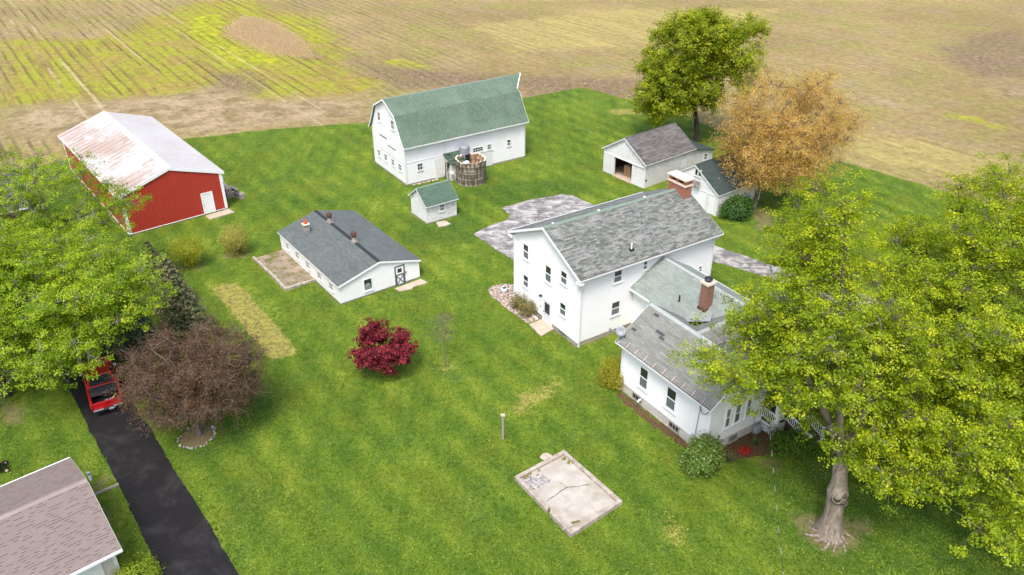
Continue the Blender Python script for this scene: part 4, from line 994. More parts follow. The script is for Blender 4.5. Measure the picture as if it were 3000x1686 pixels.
# block chimney
cx, cy, cz = 9.45, 5.8, 2.15
ch = MB()
for k in range(3): ch.box((cx - .24 - .015 * (k % 2), cy - .24, cz + k * .31), (cx + .24, cy + .24 + .015 * (k % 2), cz + k * .31 + .30))
chim = ch.build('block_chimney', M['block'], SH, bevel=.015)
c2 = MB(); c2.box((cx - .3, cy - .3, cz + .93), (cx + .3, cy + .3, cz + 1.0)); c2.build('chimney_cap', M['limestone'], chim)
c3 = MB(); c3.lathe([(.17, 0), (.17, .3), (.13, .3), (.13, .05)], (cx, cy, cz + 1.0), 16); c3.build('clay_flue', M['clay'], chim)
for x in (9.0, 4.25):
    v = MB(); v.extrude_z([(x - .26, 3.44), (x + .26, 3.44), (x + .26, 3.95), (x - .26, 3.95)], 2.7, 2.95); v.lathe([(.27, .0), (.2, .3), (.2, .36)], (x, 3.695, 2.92), 14)
    vo = v.build('roof_ventilator', M['block'], SH)
    h = MB(); h.lathe([(.2, 0), (.2, .2), (.26, .22), (.26, .42), (.1, .56), (0, .57)], (0, 0, 0), 14)
    h.build('rusty_cowl', M['rusty'], vo, Matrix.Translation((x, 3.695, 3.25)) @ Matrix.Rotation(R(14), 4, 'Y'), smooth=False)
sheet('door_step', [(-9.75,57.75),(-9.2,58.2),(-7.75,59.3),(-7.1,58.75),(-8.2,58.05),(-8.3,57.7),(-9.3,57.3)], .1, M['conc'], .03, .4, kind=None); tag(bpy.data.objects['door_step'], 'cracked tan concrete step at the shed X-braced door', 'step')
mb = MB(); poly = [(-22.75,63.05),(-20.7,64.7),(-16.7,59.35),(-18.7,57.75)]; mb.extrude_z(poly, -.1, .16); PT = mb.build('patio_slab', M['patio']); tag(PT, 'mossy broken flagstone foundation beside the long white shed', 'foundation')
mb = MB()
def kerb(a, b, w=.22, h=.26):
    a = np.array(a); b = np.array(b); L = np.hypot(*(b - a)); k = int(L / .9); d = (b - a) / L; nn = np.array([-d[1], d[0]]) * w / 2
    for i in range(k):
        p = a + d * (L * i / k + .02); q = a + d * (L * (i + 1) / k - .03); hh = h + random.uniform(-.03, .03); jj = np.array([random.uniform(-.03, .03)] * 2)
        mb.extrude_z([tuple(p - nn + jj), tuple(q - nn + jj), tuple(q + nn + jj), tuple(p + nn + jj)], -.1, hh)
kerb((-23.0, 63.2), (-18.7, 57.55)); kerb((-18.7, 57.6), (-16.6, 59.25)); mb.build('border_stone', M['curb'], PT)
mb = MB()
for k in range(60):
    u_, v_ = random.random(), random.random(); x = -22.6 + 2.0 * u_ + 5.7 * v_ * .72; y = 63.0 + 1.5 * u_ - 5.2 * v_
    mb.blob((x, y, .17), random.uniform(.06, .3), k, .35, 7, sz=.22)
mb.build('loose_flagstone', M['patio'], PT)

# ================================================================== OUTHOUSE
OH = thing('outhouse', 'tiny square white outbuilding with flaking paint and green shingle roof', 'shed', (-8.163, 70.136, 0), R(34.9))
out = Sec(OH, 3.31, 3.0, 2.135, 3.264, .28, .17, fz=.08)
out.walls(M['veryold'], drop=.1); out.foundation(M['found'], .1, .0); out.roof(M['roof_out'], .07, cap=M['ridgegreen'], capw=.1)
out.rake(M['oldtrim'], -.17, .02, .12); out.rake(M['oldtrim'], 3.48, .02, .12); out.eave(M['oldtrim'], 0, .1, .02, 'fascia')
for c in ((0, 0), (1, 0), (0, 1)): out.corner(M['oldtrim'], c, .1, 1.9)
out.window('b0', 1.42, 2.0, .92, 1.7, 'four', trim=M['oldtrim'])
mb = MB(); mb.extrude_z([(-7.34,70.37),(-6.46,70.75),(-5.86,70.02),(-6.3,69.6),(-6.96,69.4)], -.05, .1); o = mb.build('stepping_stone', M['stone']); tag(o, 'flat pale stone in the grass before the tiny outbuilding', 'stone')

# ================================================================== GARAGE with open doorway
GA = thing('garage', 'white peeling garage with brown-grey roof and open doorway full of boxes', 'garage', (13.925, 78.539, 0), R(37.95))
gar = Sec(GA, 7.51, 6.19, 2.85, 4.757, .2, .19, fz=0)
zr = lambda y: gar.zroof(y) - .1
mb = MB()
t_ = .12
mb.extrude_x([(0, 0), (1.9, 0), (1.9, zr(1.9)), (0, zr(0))], 0, t_)
mb.extrude_x([(4.5, 0), (6.19, 0), (6.19, zr(6.19)), (4.5, zr(4.5))], 0, t_)
mb.extrude_x([(1.9, 2.2), (4.5, 2.2), (4.5, zr(4.5)), (3.095, zr(3.095)), (1.9, zr(1.9))], 0, t_)
mb.box((t_, 0, 0), (7.5, .12, zr(0))); mb.box((t_, 6.07, 0), (7.5, 6.19, zr(6.19))); mb.extrude_x([(.12, 0), (6.07, 0), (6.07, zr(6.07)), (3.095, zr(3.095)), (.12, zr(.12))], 7.38, 7.5)
mb.build('wall', M['veryold'], GA)
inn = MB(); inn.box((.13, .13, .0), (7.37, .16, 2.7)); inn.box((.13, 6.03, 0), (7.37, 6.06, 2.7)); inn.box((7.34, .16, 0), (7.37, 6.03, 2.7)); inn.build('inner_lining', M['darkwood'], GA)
fl = MB(); fl.box((-.15, 1.75, -.1), (7.3, 4.6, .06)); fl.box((.15, .2, -.1), (7.3, 1.75, .05)); fl.box((.15, 4.6, -.1), (7.3, 6, .05)); fl.build('floor_slab', M['floorwood'], GA)
gar.roof(M['roof_gar'], .08, cap=M['roof_gar'], capw=.12); gar.rake(M['oldtrim'], -.19, .025, .13); gar.rake(M['oldtrim'], 7.7, .025, .13); gar.eave(M['oldtrim'], 0, .1, .02, 'fascia')
sd = MB(); sd.box((4.5, .08, .02), (6.15, 2.36, .07)); sd.build('sliding_door', M['boards'], GA, gar.T('a0'))
hb = MB(); hb.box((.05, 2.22, .01), (6.15, 2.3, .09)); hb.build('door_header', M['oldtrim'], GA, gar.T('a0'))
vt = MB(); vt.box((.1, .8, .005), (.36, .94, .03)); vt.build('wall_vent', M['dark'], GA, gar.T('b0'))
pt = MB(); pt.box((5.6, .95, .0), (6.5, 1.7, .02)); pt.build('patched_board', M['oldbarn'], GA, gar.T('b0'))
# rear lean-to of the garage
mb = MB(); mb.extrude_x([(0, 0), (3.4, 0), (3.4, 1.75), (0, 2.5)], 0, 5.8); mb.build('rear_wall', M['veryold'], GA, Matrix(((0, 1, 0, 7.515), (1, 0, 0, .06), (0, 0, 1, 0), (0, 0, 0, 1))))
mb = MB(); mb.extrude_x([(0, 2.62), (3.65, 1.80), (3.65, 1.72), (0, 2.54)], -.2, 6.1); mb.build('rear_roof', M['roof_gar2'], GA, Matrix(((0, 1, 0, 7.52), (1, 0, 0, .06), (0, 0, 1, 0), (0, 0, 0, 1))))
gar.window('b0', 9.38, 10.08, .85, 1.62, 'hung', trim=M['oldtrim']).location = (0, .06, 0)
GT = frame((13.925, 78.539), 37.95)
for a, b, mat, lab in (((.9, 2.9, .06), (1.8, 3.9, 1.25), 'cardboard', 'big brown cardboard box just inside the open garage doorway'), ((2.0, 3.2, .06), (2.9, 4.3, 1.7), 'darkwood', 'tall dark cabinet behind the box in the garage'), ((1.3, 2.15, .06), (1.9, 2.75, .8), 'cardboard', 'small brown carton on the garage floor, right of the big box'), ((2.2, 2.2, .06), (3.1, 3.0, 1.35), 'darkwood', 'dark crate stack deep in the garage doorway')):
    mb = MB(); mb.box(a, b); mb.box((a[0] - .01, (a[1] + b[1]) / 2 - .04, b[2] - .3), (b[0] + .01, (a[1] + b[1]) / 2 + .04, b[2] + .01)); o = mb.build('storage_box', M[mat], M=GT, bevel=.01); tag(o, lab, 'box', 'things stored in the open garage')

# ================================================================== SECOND GARAGE
G2 = thing('small_garage', 'white gabled garage with dark roof, twin loft windows and basketball backboard', 'garage', (20.02, 71.68, 0), R(37.24))
ga2 = Sec(G2, 6.58, 6.36, 2.35, 4.44, .12, .12, fz=0)
ga2.walls(M['old'], drop=.1); ga2.roof(M['roof_gar2'], .08, cap=M['roof_gar2'], capw=.1)
ga2.rake(M['oldtrim'], -.12, .025, .13); ga2.rake(M['oldtrim'], 6.7, .025, .13); ga2.eave(M['oldtrim'], 0, .08, .02, 'fascia')
for c in ((0, 0), (1, 0)): ga2.corner(M['oldtrim'], c, .1, 2.2)
ga2.window('a0', 2.80, 3.2, 3.4, 4.12, 'none', fr=.06, trim=M['oldtrim']).location = (0, 0, -.08); ga2.window('a0', 2.36, 2.76, 3.4, 4.12, 'none', fr=.06, trim=M['oldtrim']).location = (0, 0, -.08)
ga2.door('a0', .2, 1.2, .02, 2.1, M['plastic_white'], trim=M['oldtrim'], handle=1, fr=.09)
od = ga2.door('a0', 1.34, 4.9, .02, 2.1, M['trim'], trim=M['oldtrim'], handle=None, fr=.09)
gp_ = MB()
for k in range(1, 4): gp_.box((1.45, .02 + k * .5, .015), (4.8, .04 + k * .5, .028))
gp_.build('panel_joint', M['doorgray'], od, ga2.T('a0'))
bb = MB(); bb.box((2.18, 2.3, .3), (3.18, 2.95, .34)); bb.box((2.5, 2.5, 0), (2.56, 2.56, .3)); bb.box((2.8, 2.5, 0), (2.86, 2.56, .3)); bk = bb.build('basketball_backboard', M['block'], G2, ga2.T('a0'))
rg = MB(); pts = [(2.68 + .22 * math.cos(a), 2.4, .58 + .22 * math.sin(a)) for a in np.linspace(0, 2 * PI, 19)]; rg.path(pts, .014); rg.build('hoop_rim', M['rusty'], bk, ga2.T('a0'))

# ================================================================== NEIGHBOUR HOUSE, bottom left
NH = thing('neighbour_house', 'low house at the lower left corner with taupe shingle roof and white gutters', 'house', (-25.0, 34.45, 0), R(220.6))
nh = Sec(NH, 15.0, 8.55, 2.95, 4.25, .0, .0, fz=.1)
nh.roofp = [(-.05, 2.72), (4.27, 4.2), (8.6, 2.72)]
mb = MB(); mb.extrude_x([(.5, .1), (8.05, .1), (8.05, 2.75), (4.27, 4.05), (.5, 2.75)], .35, 14.7); mb.build('wall', M['tan_siding'], NH)
mb = MB(); mb.box((.38, .55, -.1), (14.6, 8.0, .12)); mb.build('foundation', M['block'], NH)
nh.roof(M['roof_neigh'], .1, x0=0, x1=15, cap=flat('taupe_ridge_cap', (.26, .215, .20), .9, .1, vary=.25, scale=1), capw=.2)
nh.rake(M['oldtrim'], .0, .02, .14)
nh.eave(M['gutter'], 0, .12, .12, x0=0, x1=15); nh.eave(M['gutter'], 1, .12, .14, x0=-.03, x1=15)
mb = MB(); mb.box((.0, 7.99, 2.52), (15, 8.55, 2.6)); mb.box((.0, 0, 2.52), (15, .55, 2.6)); mb.build('soffit', M['trim'], NH)
mb = MB(); mb.box((.29, 7.9, .1), (.45, 8.1, 2.6)); mb.build('corner_board', M['oldtrim'], NH)
mb = MB(); mb.box((3.0, 8.1, .1), (3.14, 8.22, 2.55)); mb.build('downspout', M['darkwood'], NH)
mb = MB(); mb.box((1.0, 8.05, .1), (2.6, 8.12, 2.3)); mb.build('garage_door', M['oldtrim'], NH)
# house glimpsed behind the left trees
LH = thing('brown_house', 'reddish-brown house with charcoal roof glimpsed behind the left trees', 'house', (-50.4, 75.6, 0), R(215))
lh = Sec(LH, 12, 8.2, 2.75, 4.5, .4, .4, fz=.2)
lh.walls(flat('reddish_brown_siding', (.14, .07, .06), .8, .2), drop=.12); lh.foundation(M['found'], .22); lh.roof(M['roof_left'], .12, cap=M['roof_left'], capw=.15); lh.rake(M['trim'], -.4); lh.eave(M['gutter'], 1); lh.window('bW', 2, 3, 1, 2.2); lh.window('a0', 3.4, 4.6, 1, 2.2)

# ================================================================== CONCRETE SLAB with kerb
CS = thing('concrete_slab', 'cracked concrete slab with raised kerb lying in the front lawn', 'slab', (0, 0, 0))
o_ = [(.11,35.4),(3.18,37.71),(6.27,33.4),(3.16,30.93)]; i_ = [(.43,35.34),(3.15,37.36),(5.93,33.42),(3.2,31.42)]
mb = MB(); mb.extrude_z(i_, -.1, .16); mb.build('floor', M['slab'], CS)
for k in range(4):
    a, b, c, d = o_[k], o_[(k + 1) % 4], i_[(k + 1) % 4], i_[k]
    mb = MB(); n = 7
    lerp = lambda p, q, s: (p[0] + (q[0] - p[0]) * s, p[1] + (q[1] - p[1]) * s)
    if k == 3: segs = [(0, .36), (.40, 1)]
    else: segs = [(0, 1)]
    for s0, s1 in segs: mb.extrude_z([lerp(a, b, s0), lerp(a, b, s1), lerp(d, c, s1), lerp(d, c, s0)], -.1, .32 + random.uniform(-.01, .02))
    mb.build('kerb', M['curb'], CS, bevel=.02)
st = NT('burnt_white_ash', .95, .1); pp_ = st.obj(); f = st.noise(pp_, 7, 5, .75); st.color(st.ramp(f, [(.36, (.07, .07, .08)), (.47, (.27, .255, .24)), (.62, (.46, .43, .40))]))
ring = [(1.35 + .75 * math.cos(a) * (1 + .22 * math.sin(3 * a + 1)) , 35.1 + .62 * math.sin(a) * (1 + .25 * math.sin(2 * a)), .168) for a in np.linspace(0, 2 * PI, 30)[:-1]]
mb = MB(); mb.add(ring, [tuple(range(len(ring)))]); mb.build('ash_patch', st.m, CS)
mb = MB()
for (x, y, r) in ((.62, 35.35, .13), (.95, 35.75, .15), (.8, 35.5, .1), (3.35, 31.85, .14), (3.6, 32.0, .12), (3.15, 37.1, .12), (3.5, 36.7, .12), (1.05, 34.6, .07), (1.65, 36.1, .08)):
    for k in range(4): mb.blob((x + random.uniform(-.12, .12), y + random.uniform(-.12, .12), .17), r * random.uniform(.4, .9), k + int(x * 7), .35, 7, sz=.3)
ck_ = MB()
def crack(pts, w):
    for (x0, y0), (x1, y1) in zip(pts[:-1], pts[1:]):
        n_ = 5; d = np.array([x1 - x0, y1 - y0]); nn = np.array([-d[1], d[0]]) / np.hypot(*d)
        L_ = [np.array([x0, y0]) + d * i / n_ + nn * (random.uniform(-.03, .03) if 0 < i < n_ else 0) for i in range(n_ + 1)]
        for a, b in zip(L_[:-1], L_[1:]):
            w0 = w * random.uniform(.4, 1.6); ck_.add([(*(a - nn * w0), .1635), (*(b - nn * w0), .1635), (*(b + nn * w0), .1635), (*(a + nn * w0), .1635)], [(0, 1, 2, 3)])
crack([(1.92,33.55),(2.42,33.95),(2.72,34.3),(3.14,34.62),(3.85,34.74),(4.6,34.92)], .022); crack([(2.53,35.07),(2.93,34.93),(3.15,34.64)], .014); crack([(2.9,32.9),(3.55,33.3)], .006); crack([(4.4,33.35),(4.75,32.6)], .006); crack([(2.75,34.2),(3.3,33.6)], .005)
ck_.build('crack', flat('weedy_crack', (.09, .085, .03), .95, .05, vary=.4, scale=9), CS)
mb.build('moss_clump', flat('dry_moss', (.16, .14, .05), .95, .05, vary=.4, scale=9), CS)
mb = MB(); mb.box((0, 0, 0), (1.05, .09, .05)); o = mb.build('loose_board', M['wood'], M=Matrix.Translation((2.75, 31.2, .345)) @ Matrix.Rotation(R(24), 4, 'Z')); tag(o, 'short grey board lying across the near corner of the slab', 'board')
mb = MB(); mb.extrude_z([(1.66,37.3),(1.85,37.62),(2.12,37.72),(2.42,37.5),(2.42,37.16),(2.03,36.98)], -.05, .09); o = mb.build('stepping_stone', M['stone'], bevel=.02); tag(o, 'flat tan stone at the back kerb of the lawn slab', 'stone')
po = thing('wooden_post', 'lone grey wooden post standing in the lawn beyond the slab', 'post', (-.6, 39.07, 0))
mb = MB(); mb.box((-.07, -.07, -.1), (.07, .07, 1.9)); mb.build('shaft', M['wood'], po, bevel=.012)
mb = MB(); mb.box((-.12, -.12, 1.9), (.14, .12, 1.96)); mb.build('top_plate', M['stone'], po)

# ================================================================== PICKUP TRUCK
TR = thing('pickup_truck', 'red pickup truck with black bed cover parked on the driveway under the trees', 'truck', (-26.49, 41.67, 0), R(121.5))
paint = NT('red_car_paint', .22, .5); paint.color((.50, .008, .012)); paint.b.inputs['Coat Weight'].default_value = .6; paint = paint.m
def tb(name, mat, par, *boxes, bev=.03):
    mb = MB()
    for a, b in boxes: mb.box(a, b)
    return mb.build(name, mat, par, bevel=bev)
# x forward from the tail, y left, z up
body = MB()
body.extrude_x([(-.98, .55), (-.9, .48), (.9, .48), (.98, .55), (1.0, .95), (.93, 1.08), (-.93, 1.08), (-1.0, .95)], 2.05, 5.6)       # cab floor, doors, hood
body.extrude_x([(-1.0, .55), (-.84, .5), (-.84, 1.1), (-.98, 1.1), (-1.02, .95)], .1, 2.05); body.extrude_x([(1.0, .55), (1.02, .95), (.98, 1.1), (.84, 1.1), (.84, .5)], .1, 2.05)
body.box((.1, -.84, .5), (2.05, .84, .58)); body.box((2.0, -.9, .55), (2.06, .9, 1.12))
body.build('body', paint, TR, bevel=.04)
cab = MB(); vs = []
for x, hw, z in ((2.1, .9, 1.08), (4.3, .92, 1.08), (3.65, .74, 1.78), (2.28, .74, 1.78)): vs += [(x, -hw, z), (x, hw, z)]
cab.add(vs, [(0, 2, 4, 6), (1, 7, 5, 3), (6, 4, 5, 7), (0, 6, 7, 1), (2, 3, 5, 4)]); cab.build('cab', paint, TR, bevel=.05)
gl = MB()
def inset(p, q, r, s, k, off):
    c = (Vector(p) + Vector(q) + Vector(r) + Vector(s)) / 4; nn = (Vector(q) - Vector(p)).cross(Vector(s) - Vector(p)).normalized() * off
    return [tuple(c + (Vector(v) - c) * k + nn) for v in (p, q, r, s)]
def panel(name, pts, k, off):
    v = inset(*pts, k, off); mb = MB(); mb.add(v, [(0, 1, 2, 3)]); return mb.build(name, M['glass'], TR)
panel('rear_window', [(2.1, .9, 1.08), (2.1, -.9, 1.08), (2.28, -.74, 1.78), (2.28, .74, 1.78)], .84, -.012)
panel('rear_window', [(2.1, .9, 1.08), (2.1, -.9, 1.08), (2.28, -.74, 1.78), (2.28, .74, 1.78)], .84, .012)
panel('windscreen', [(4.3, -.92, 1.08), (4.3, .92, 1.08), (3.65, .74, 1.78), (3.65, -.74, 1.78)], .88, .012)
panel('side_window', [(2.1, -.9, 1.08), (4.3, -.92, 1.08), (3.65, -.74, 1.78), (2.28, -.74, 1.78)], .78, .012)
panel('side_window', [(4.3, .92, 1.08), (2.1, .9, 1.08), (2.28, .74, 1.78), (3.65, .74, 1.78)], .78, .012)
tg = tb('tailgate', paint, TR, ((.04, -.84, .58), (.1, .84, 1.1)))
tb('tailgate_handle', M['blackmetal'], tg, ((.015, -.12, .92), (.045, .12, 1.0)), bev=.01)
tb('bed_cover', flat('black_vinyl_cover', (.05, .05, .055), .6, .3), TR, ((1.2, -.83, 1.0), (1.98, .83, 1.09)), ((.95, -.83, 1.02), (1.17, .83, 1.12)), bev=.02)
tb('bed_liner', M['blackmetal'], TR, ((.12, -.83, .58), (1.98, .83, .62)))
tb('rear_bumper', M['blackmetal'], TR, ((-.12, -.92, .42), (.06, .92, .6)), bev=.04)
tb('bumper_trim', M['greymetal'], TR, ((-.13, .3, .585), (.0, .9, .612)), ((-.13, -.9, .585), (.0, -.3, .612)), bev=.01)
tb('number_plate', flat('pale_blue_plate', (.45, .55, .68), .5, .3), TR, ((-.135, -.32, .46), (-.122, .0, .60)), bev=.004)
for y in (-.99, .87): tb('tail_light', flat('red_lens', (.35, .02, .02), .2, .5), TR, ((.05, y, .72), (.13, y + .12, 1.06)), bev=.02)
for y in (-.95, .7): tb('headlight', M['plastic_white'], TR, ((5.55, y, .75), (5.62, y + .25, .93)), bev=.02)
tb('grille', M['blackmetal'], TR, ((5.58, -.65, .6), (5.63, .65, .95))); tb('front_bumper', M['greymetal'], TR, ((5.5, -.98, .42), (5.75, .98, .6)), bev=.05)
for y in (-1.17, .98): tb('wing_mirror', M['plastic_white'], TR, ((3.85, y, 1.1), (3.98, y + .19, 1.3)), bev=.03)
for x in (1.05, 4.65):
    for y in (-.98, .76):
        w = MB(); w.lathe([(.2, 0), (.36, .0), (.4, .04), (.4, .18), (.36, .22), (.2, .22)], (0, 0, 0), 24)
        wo = w.build('wheel', M['rubber'], TR, Matrix.Translation((x, y + .22, .4)) @ Matrix.Rotation(R(90), 4, 'X'))
        r_ = MB(); r_.lathe([(0, .05), (.2, .04), (.22, .0), (.22, .22), (.2, .18), (0, .17)], (0, 0, 0), 18); r_.build('rim', M['greymetal'], wo, Matrix.Translation((x, y + .22, .4)) @ Matrix.Rotation(R(90), 4, 'X'))
TF = frame((-26.49, 41.67), 121.5)
mb = MB(); mb.blob((.5, -.35, .75), .2, 3, .2, 10, sz=.6); mb.box((.3, -.1, .62), (.75, .1, .75)); o = mb.build('tool_bag', M['greymetal'], M=TF); tag(o, 'grey bag of tools lying in the red truck bed', 'bag')
mb = MB(); mb.tube((.25, .1, .7), (.85, -.65, .85), .03); o = mb.build('hand_tool', flat('yellow_tool_paint', (.6, .55, .08), .5, .3), M=TF); tag(o, 'yellow-handled tool lying in the red truck bed', 'tool')

# ================================================================== SMALL YARD THINGS
CT = thing('lawn_sweeper', 'dark lawn spreader cart with two pale wheels on the left lawn edge', 'spreader', (-30.75, 36.4, 0), R(35))
mb = MB(); mb.box((-1.1, -.45, .35), (.0, .45, .9)); mb.build('hopper', flat('dark_blue_black_plastic', (.02, .028, .035), .4, .4), CT, bevel=.1)
mb = MB(); mb.tube((0, 0, .5), (.35, 0, .25), .05); mb.tube((.2, -.35, .16), (.2, .35, .16), .03); mb.build('axle', M['blackmetal'], CT)
for y in (-.42, .36):
    w = MB(); w.lathe([(.05, 0), (.16, 0), (.17, .04), (.16, .08), (.05, .08)], (0, 0, 0), 18); wo = w.build('wheel', M['rubber'], CT, Matrix.Translation((.2, y + .08, .17)) @ Matrix.Rotation(R(90), 4, 'X'))
    w = MB(); w.lathe([(0, -.01), (.1, -.005), (.1, .085), (0, .09)], (0, 0, 0), 14); w.build('rim', flat('cream_rim', (.55, .48, .3), .5, .3), wo, Matrix.Translation((.2, y + .08, .17)) @ Matrix.Rotation(R(90), 4, 'X'))
BL = thing('bollard_lamp', 'short white bollard lamp with dark cap beside the neighbour house', 'lamp', (-25.05, 35.55, 0))
mb = MB(); mb.lathe([(.09, 0), (.09, .45), (.0, .45)], (0, 0, 0), 14); mb.build('post', M['plastic_white'], BL); mb = MB(); mb.lathe([(.11, .45), (.12, .58), (.0, .62)], (0, 0, 0), 14); mb.build('lamp_cap', M['greymetal'], BL)
mb = MB(); mb.box((-.0, -.05, -.05), (1.5, .05, .14)); o = mb.build('edging_timber', M['wood'], M=Matrix.Translation((-24.35, 34.15, .02)) @ Matrix.Rotation(R(38), 4, 'Z')); tag(o, 'grey edging timber running from the neighbour house to the driveway', 'edging')
PO = thing('flower_pot', 'round white flower pot on the pink gravel bed', 'pot', (-.65, 57.2, .05))
mb = MB(); mb.lathe([(0, 0), (.2, 0), (.3, .16), (.3, .34), (.26, .44), (.23, .43), (.24, .34), (0, .32)], (0, 0, 0), 20); mb.build('bowl', flat('pale_glaze', (.6, .63, .64), .4, .4), PO, smooth=True)
mb = MB()
for k in range(14): mb.blob((random.uniform(-.13, .13), random.uniform(-.13, .13), .38), .07, k, .3, 6)
mb.build('pot_plant', flat('pot_foliage', (.06, .13, .05), .8, .1), PO)
# ring of field stones round the purple tree
n = 30; k_ = 0
for i in range(n):
    a = 2 * PI * i / n + random.uniform(-.05, .05)
    if random.random() < (.6 if 1.0 < a < 3.0 else .2): continue
    r = 1.0 + random.uniform(-.06, .06); x, y = -20.02 + 1.08 * r * math.cos(a), 39.4 + 1.2 * r * math.sin(a)
    mb = MB(); mb.blob((0, 0, .05), random.uniform(.065, .115), i, .25, 8, sz=.7); o = mb.build('ring_stone', M['stone'] if i % 3 == 1 else M['block'], M=None); o.location = (x, y, 0.02); tag(o, 'rounded pale stone in the ring around the bare purple-brown tree', 'stone', 'stones ringing the purple-brown tree')
sheet('tree_bed', [(-20.02 + 1.02 * math.cos(a), 39.4 + 1.14 * math.sin(a)) for a in np.linspace(0, 2 * PI, 25)[:-1]], .04, flat('leaf_litter', (.15, .12, .06), .95, .1, vary=.5, scale=5), .02, .5)
# overhead service cable from the front wing to a pole near the camera
PW = thing('power_cable', 'thin twisted overhead power cable running from the front wing over the lawn', 'cable', (0, 0, 0))
A_ = np.array([15.75, 40.15, 3.85]); B_ = np.array([9.3, 16.0, 9.2]); N = 90
mb = MB()
for k in range(N):
    p = [A_ + (B_ - A_) * s - np.array([0, 0, 4 * .5 * s * (1 - s)]) for s in (k / N, (k + 1) / N)]
    mb.tube(tuple(p[0]), tuple(p[1]), .009, n=5, mi=0 if (k // 2) % 3 else 1)
mb.build('strand', [M['cable'], flat('bare_aluminium', (.42, .42, .41), .5, .3)], PW)
# ================================================================== VEGETATION
def np_mesh(name, V, F, mats, parent=None, tint=None, smooth=False):
    """fast mesh from a vertex array and one face array of constant size"""
    me = bpy.data.meshes.new(name); V = np.asarray(V, np.float32); F = np.asarray(F, np.int32); k = F.shape[1]
    me.vertices.add(len(V)); me.vertices.foreach_set('co', V.ravel())
    me.loops.add(F.size); me.loops.foreach_set('vertex_index', F.ravel())
    me.polygons.add(len(F)); me.polygons.foreach_set('loop_start', np.arange(len(F), dtype=np.int32) * k)
    if tint is not None:
        a = me.attributes.new('tint', 'FLOAT', 'POINT'); a.data.foreach_set('value', np.asarray(tint, np.float32))
    me.materials.append(mats)
    me.update(calc_edges=True); me.validate()
    if smooth: me.polygons.foreach_set('use_smooth', np.ones(len(F), bool))
    o = bpy.data.objects.new(name, me); COL.objects.link(o)
    if parent: o.parent = parent
    return o

def leaves(name, C, N, size, aspect, mat, parent, tint, rng, fold=.25):
    """one folded rhombus per leaf: C centres, N normals"""
    n = len(C)
    N = N / (np.linalg.norm(N, axis=1, keepdims=True) + 1e-9)
    r = rng.normal(size=(n, 3)); T = np.cross(N, r); T /= np.linalg.norm(T, axis=1, keepdims=True) + 1e-9
    B = np.cross(N, T); s = size * rng.uniform(.65, 1.35, (n, 1)); w = s * aspect
    V = np.empty((n, 4, 3)); dn = N * (w * fold)
    V[:, 0] = C - T * s * .5; V[:, 1] = C + B * w * .5 - dn; V[:, 2] = C + T * s * .5 - N * s * .12; V[:, 3] = C - B * w * .5 - dn
    F = np.arange(n * 4).reshape(n, 4)
    return np_mesh(name, V.reshape(-1, 3), F, mat, parent, np.repeat(tint, 4))

def tubes(name, nodes, par, rad, mat, parent, sides=5, minr=0.):
    idx = [i for i in range(len(nodes)) if par[i] >= 0 and rad[i] >= minr]
    idx = np.array(idx); p0 = nodes[par[idx]]; p1 = nodes[idx]; r0 = np.minimum(rad[par[idx]], rad[idx] * 1.35); r1 = rad[idx]
    d = p1 - p0; L = np.linalg.norm(d, axis=1, keepdims=True) + 1e-9; d /= L
    up = np.where(np.abs(d[:, 2:3]) > .95, np.array([[1., 0, 0]]), np.array([[0, 0, 1.]]))
    a = np.cross(d, up); a /= np.linalg.norm(a, axis=1, keepdims=True) + 1e-9; b = np.cross(d, a)
    p1 = p1 + d * (r1[:, None] * .3)
    V = []
    for p, r in ((p0, r0), (p1, r1)):
        for k in range(sides):
            t = 2 * PI * k / sides
            V.append(p + (a * math.cos(t) + b * math.sin(t)) * r[:, None])
    V = np.stack(V, 1); n = len(idx); base = (np.arange(n) * 2 * sides)[:, None]
    F = [base + np.array([[k, (k + 1) % sides, (k + 1) % sides + sides, k + sides]]) for k in range(sides)]
    return np_mesh(name, V.reshape(-1, 3), np.concatenate(F), mat, parent, smooth=True)

def grow(trunk, trunk_r, targets, rng, kz=.7, bow=.16, seg=.7):
    """branch skeleton: each target joins the nearest suitable node of what has already grown"""
    nodes = [np.array(p, float) for p in trunk]; par = [-1] + list(range(len(trunk) - 1))
    start = max(1, len(trunk) // 3)
    N = np.empty((200000, 3)); cnt = 0
    for p in nodes: N[cnt] = p; cnt += 1
    d0 = np.min(np.linalg.norm(targets[:, None] - np.array(nodes)[None, start:], axis=2), axis=1)
    ends = []
    for ti in np.argsort(d0):
        t = targets[ti]; cand = N[start:cnt]; dv = t - cand; dist = np.linalg.norm(dv, axis=1)
        cost = dist + kz * np.maximum(0, -dv[:, 2] + .25 * np.hypot(dv[:, 0], dv[:, 1]))
        i = int(np.argmin(cost)) + start; p = N[i]; L = np.linalg.norm(t - p)
        m = max(1, int(L / seg)); mid = (p + t) / 2 + np.array([0, 0, bow * L]) + rng.normal(0, .07 * L, 3)
        prev = i
        for j in range(1, m + 1):
            s = j / m; q = (1 - s) ** 2 * p + 2 * s * (1 - s) * mid + s * s * t
            if j < m: q = q + rng.normal(0, .04 * L / m + .015, 3)
            N[cnt] = q; par.append(prev); prev = cnt; cnt += 1
        ends.append((ti, prev))
    return N[:cnt].copy(), np.array(par), ends

def radii(nodes, par, base_r, tip_r, expo=.5):
    n = len(nodes); w = np.zeros(n); kids = np.zeros(n, int)
    for i in range(n):
        if par[i] >= 0: kids[par[i]] += 1
    w[kids == 0] = 1
    for i in range(n - 1, 0, -1):
        if par[i] >= 0: w[par[i]] += w[i]
    r = tip_r * np.maximum(w, 1) ** expo
    return np.minimum(r * 1.0, base_r) if r[0] <= base_r else tip_r + (r - tip_r) * (base_r - tip_r) / (r[0] - tip_r)

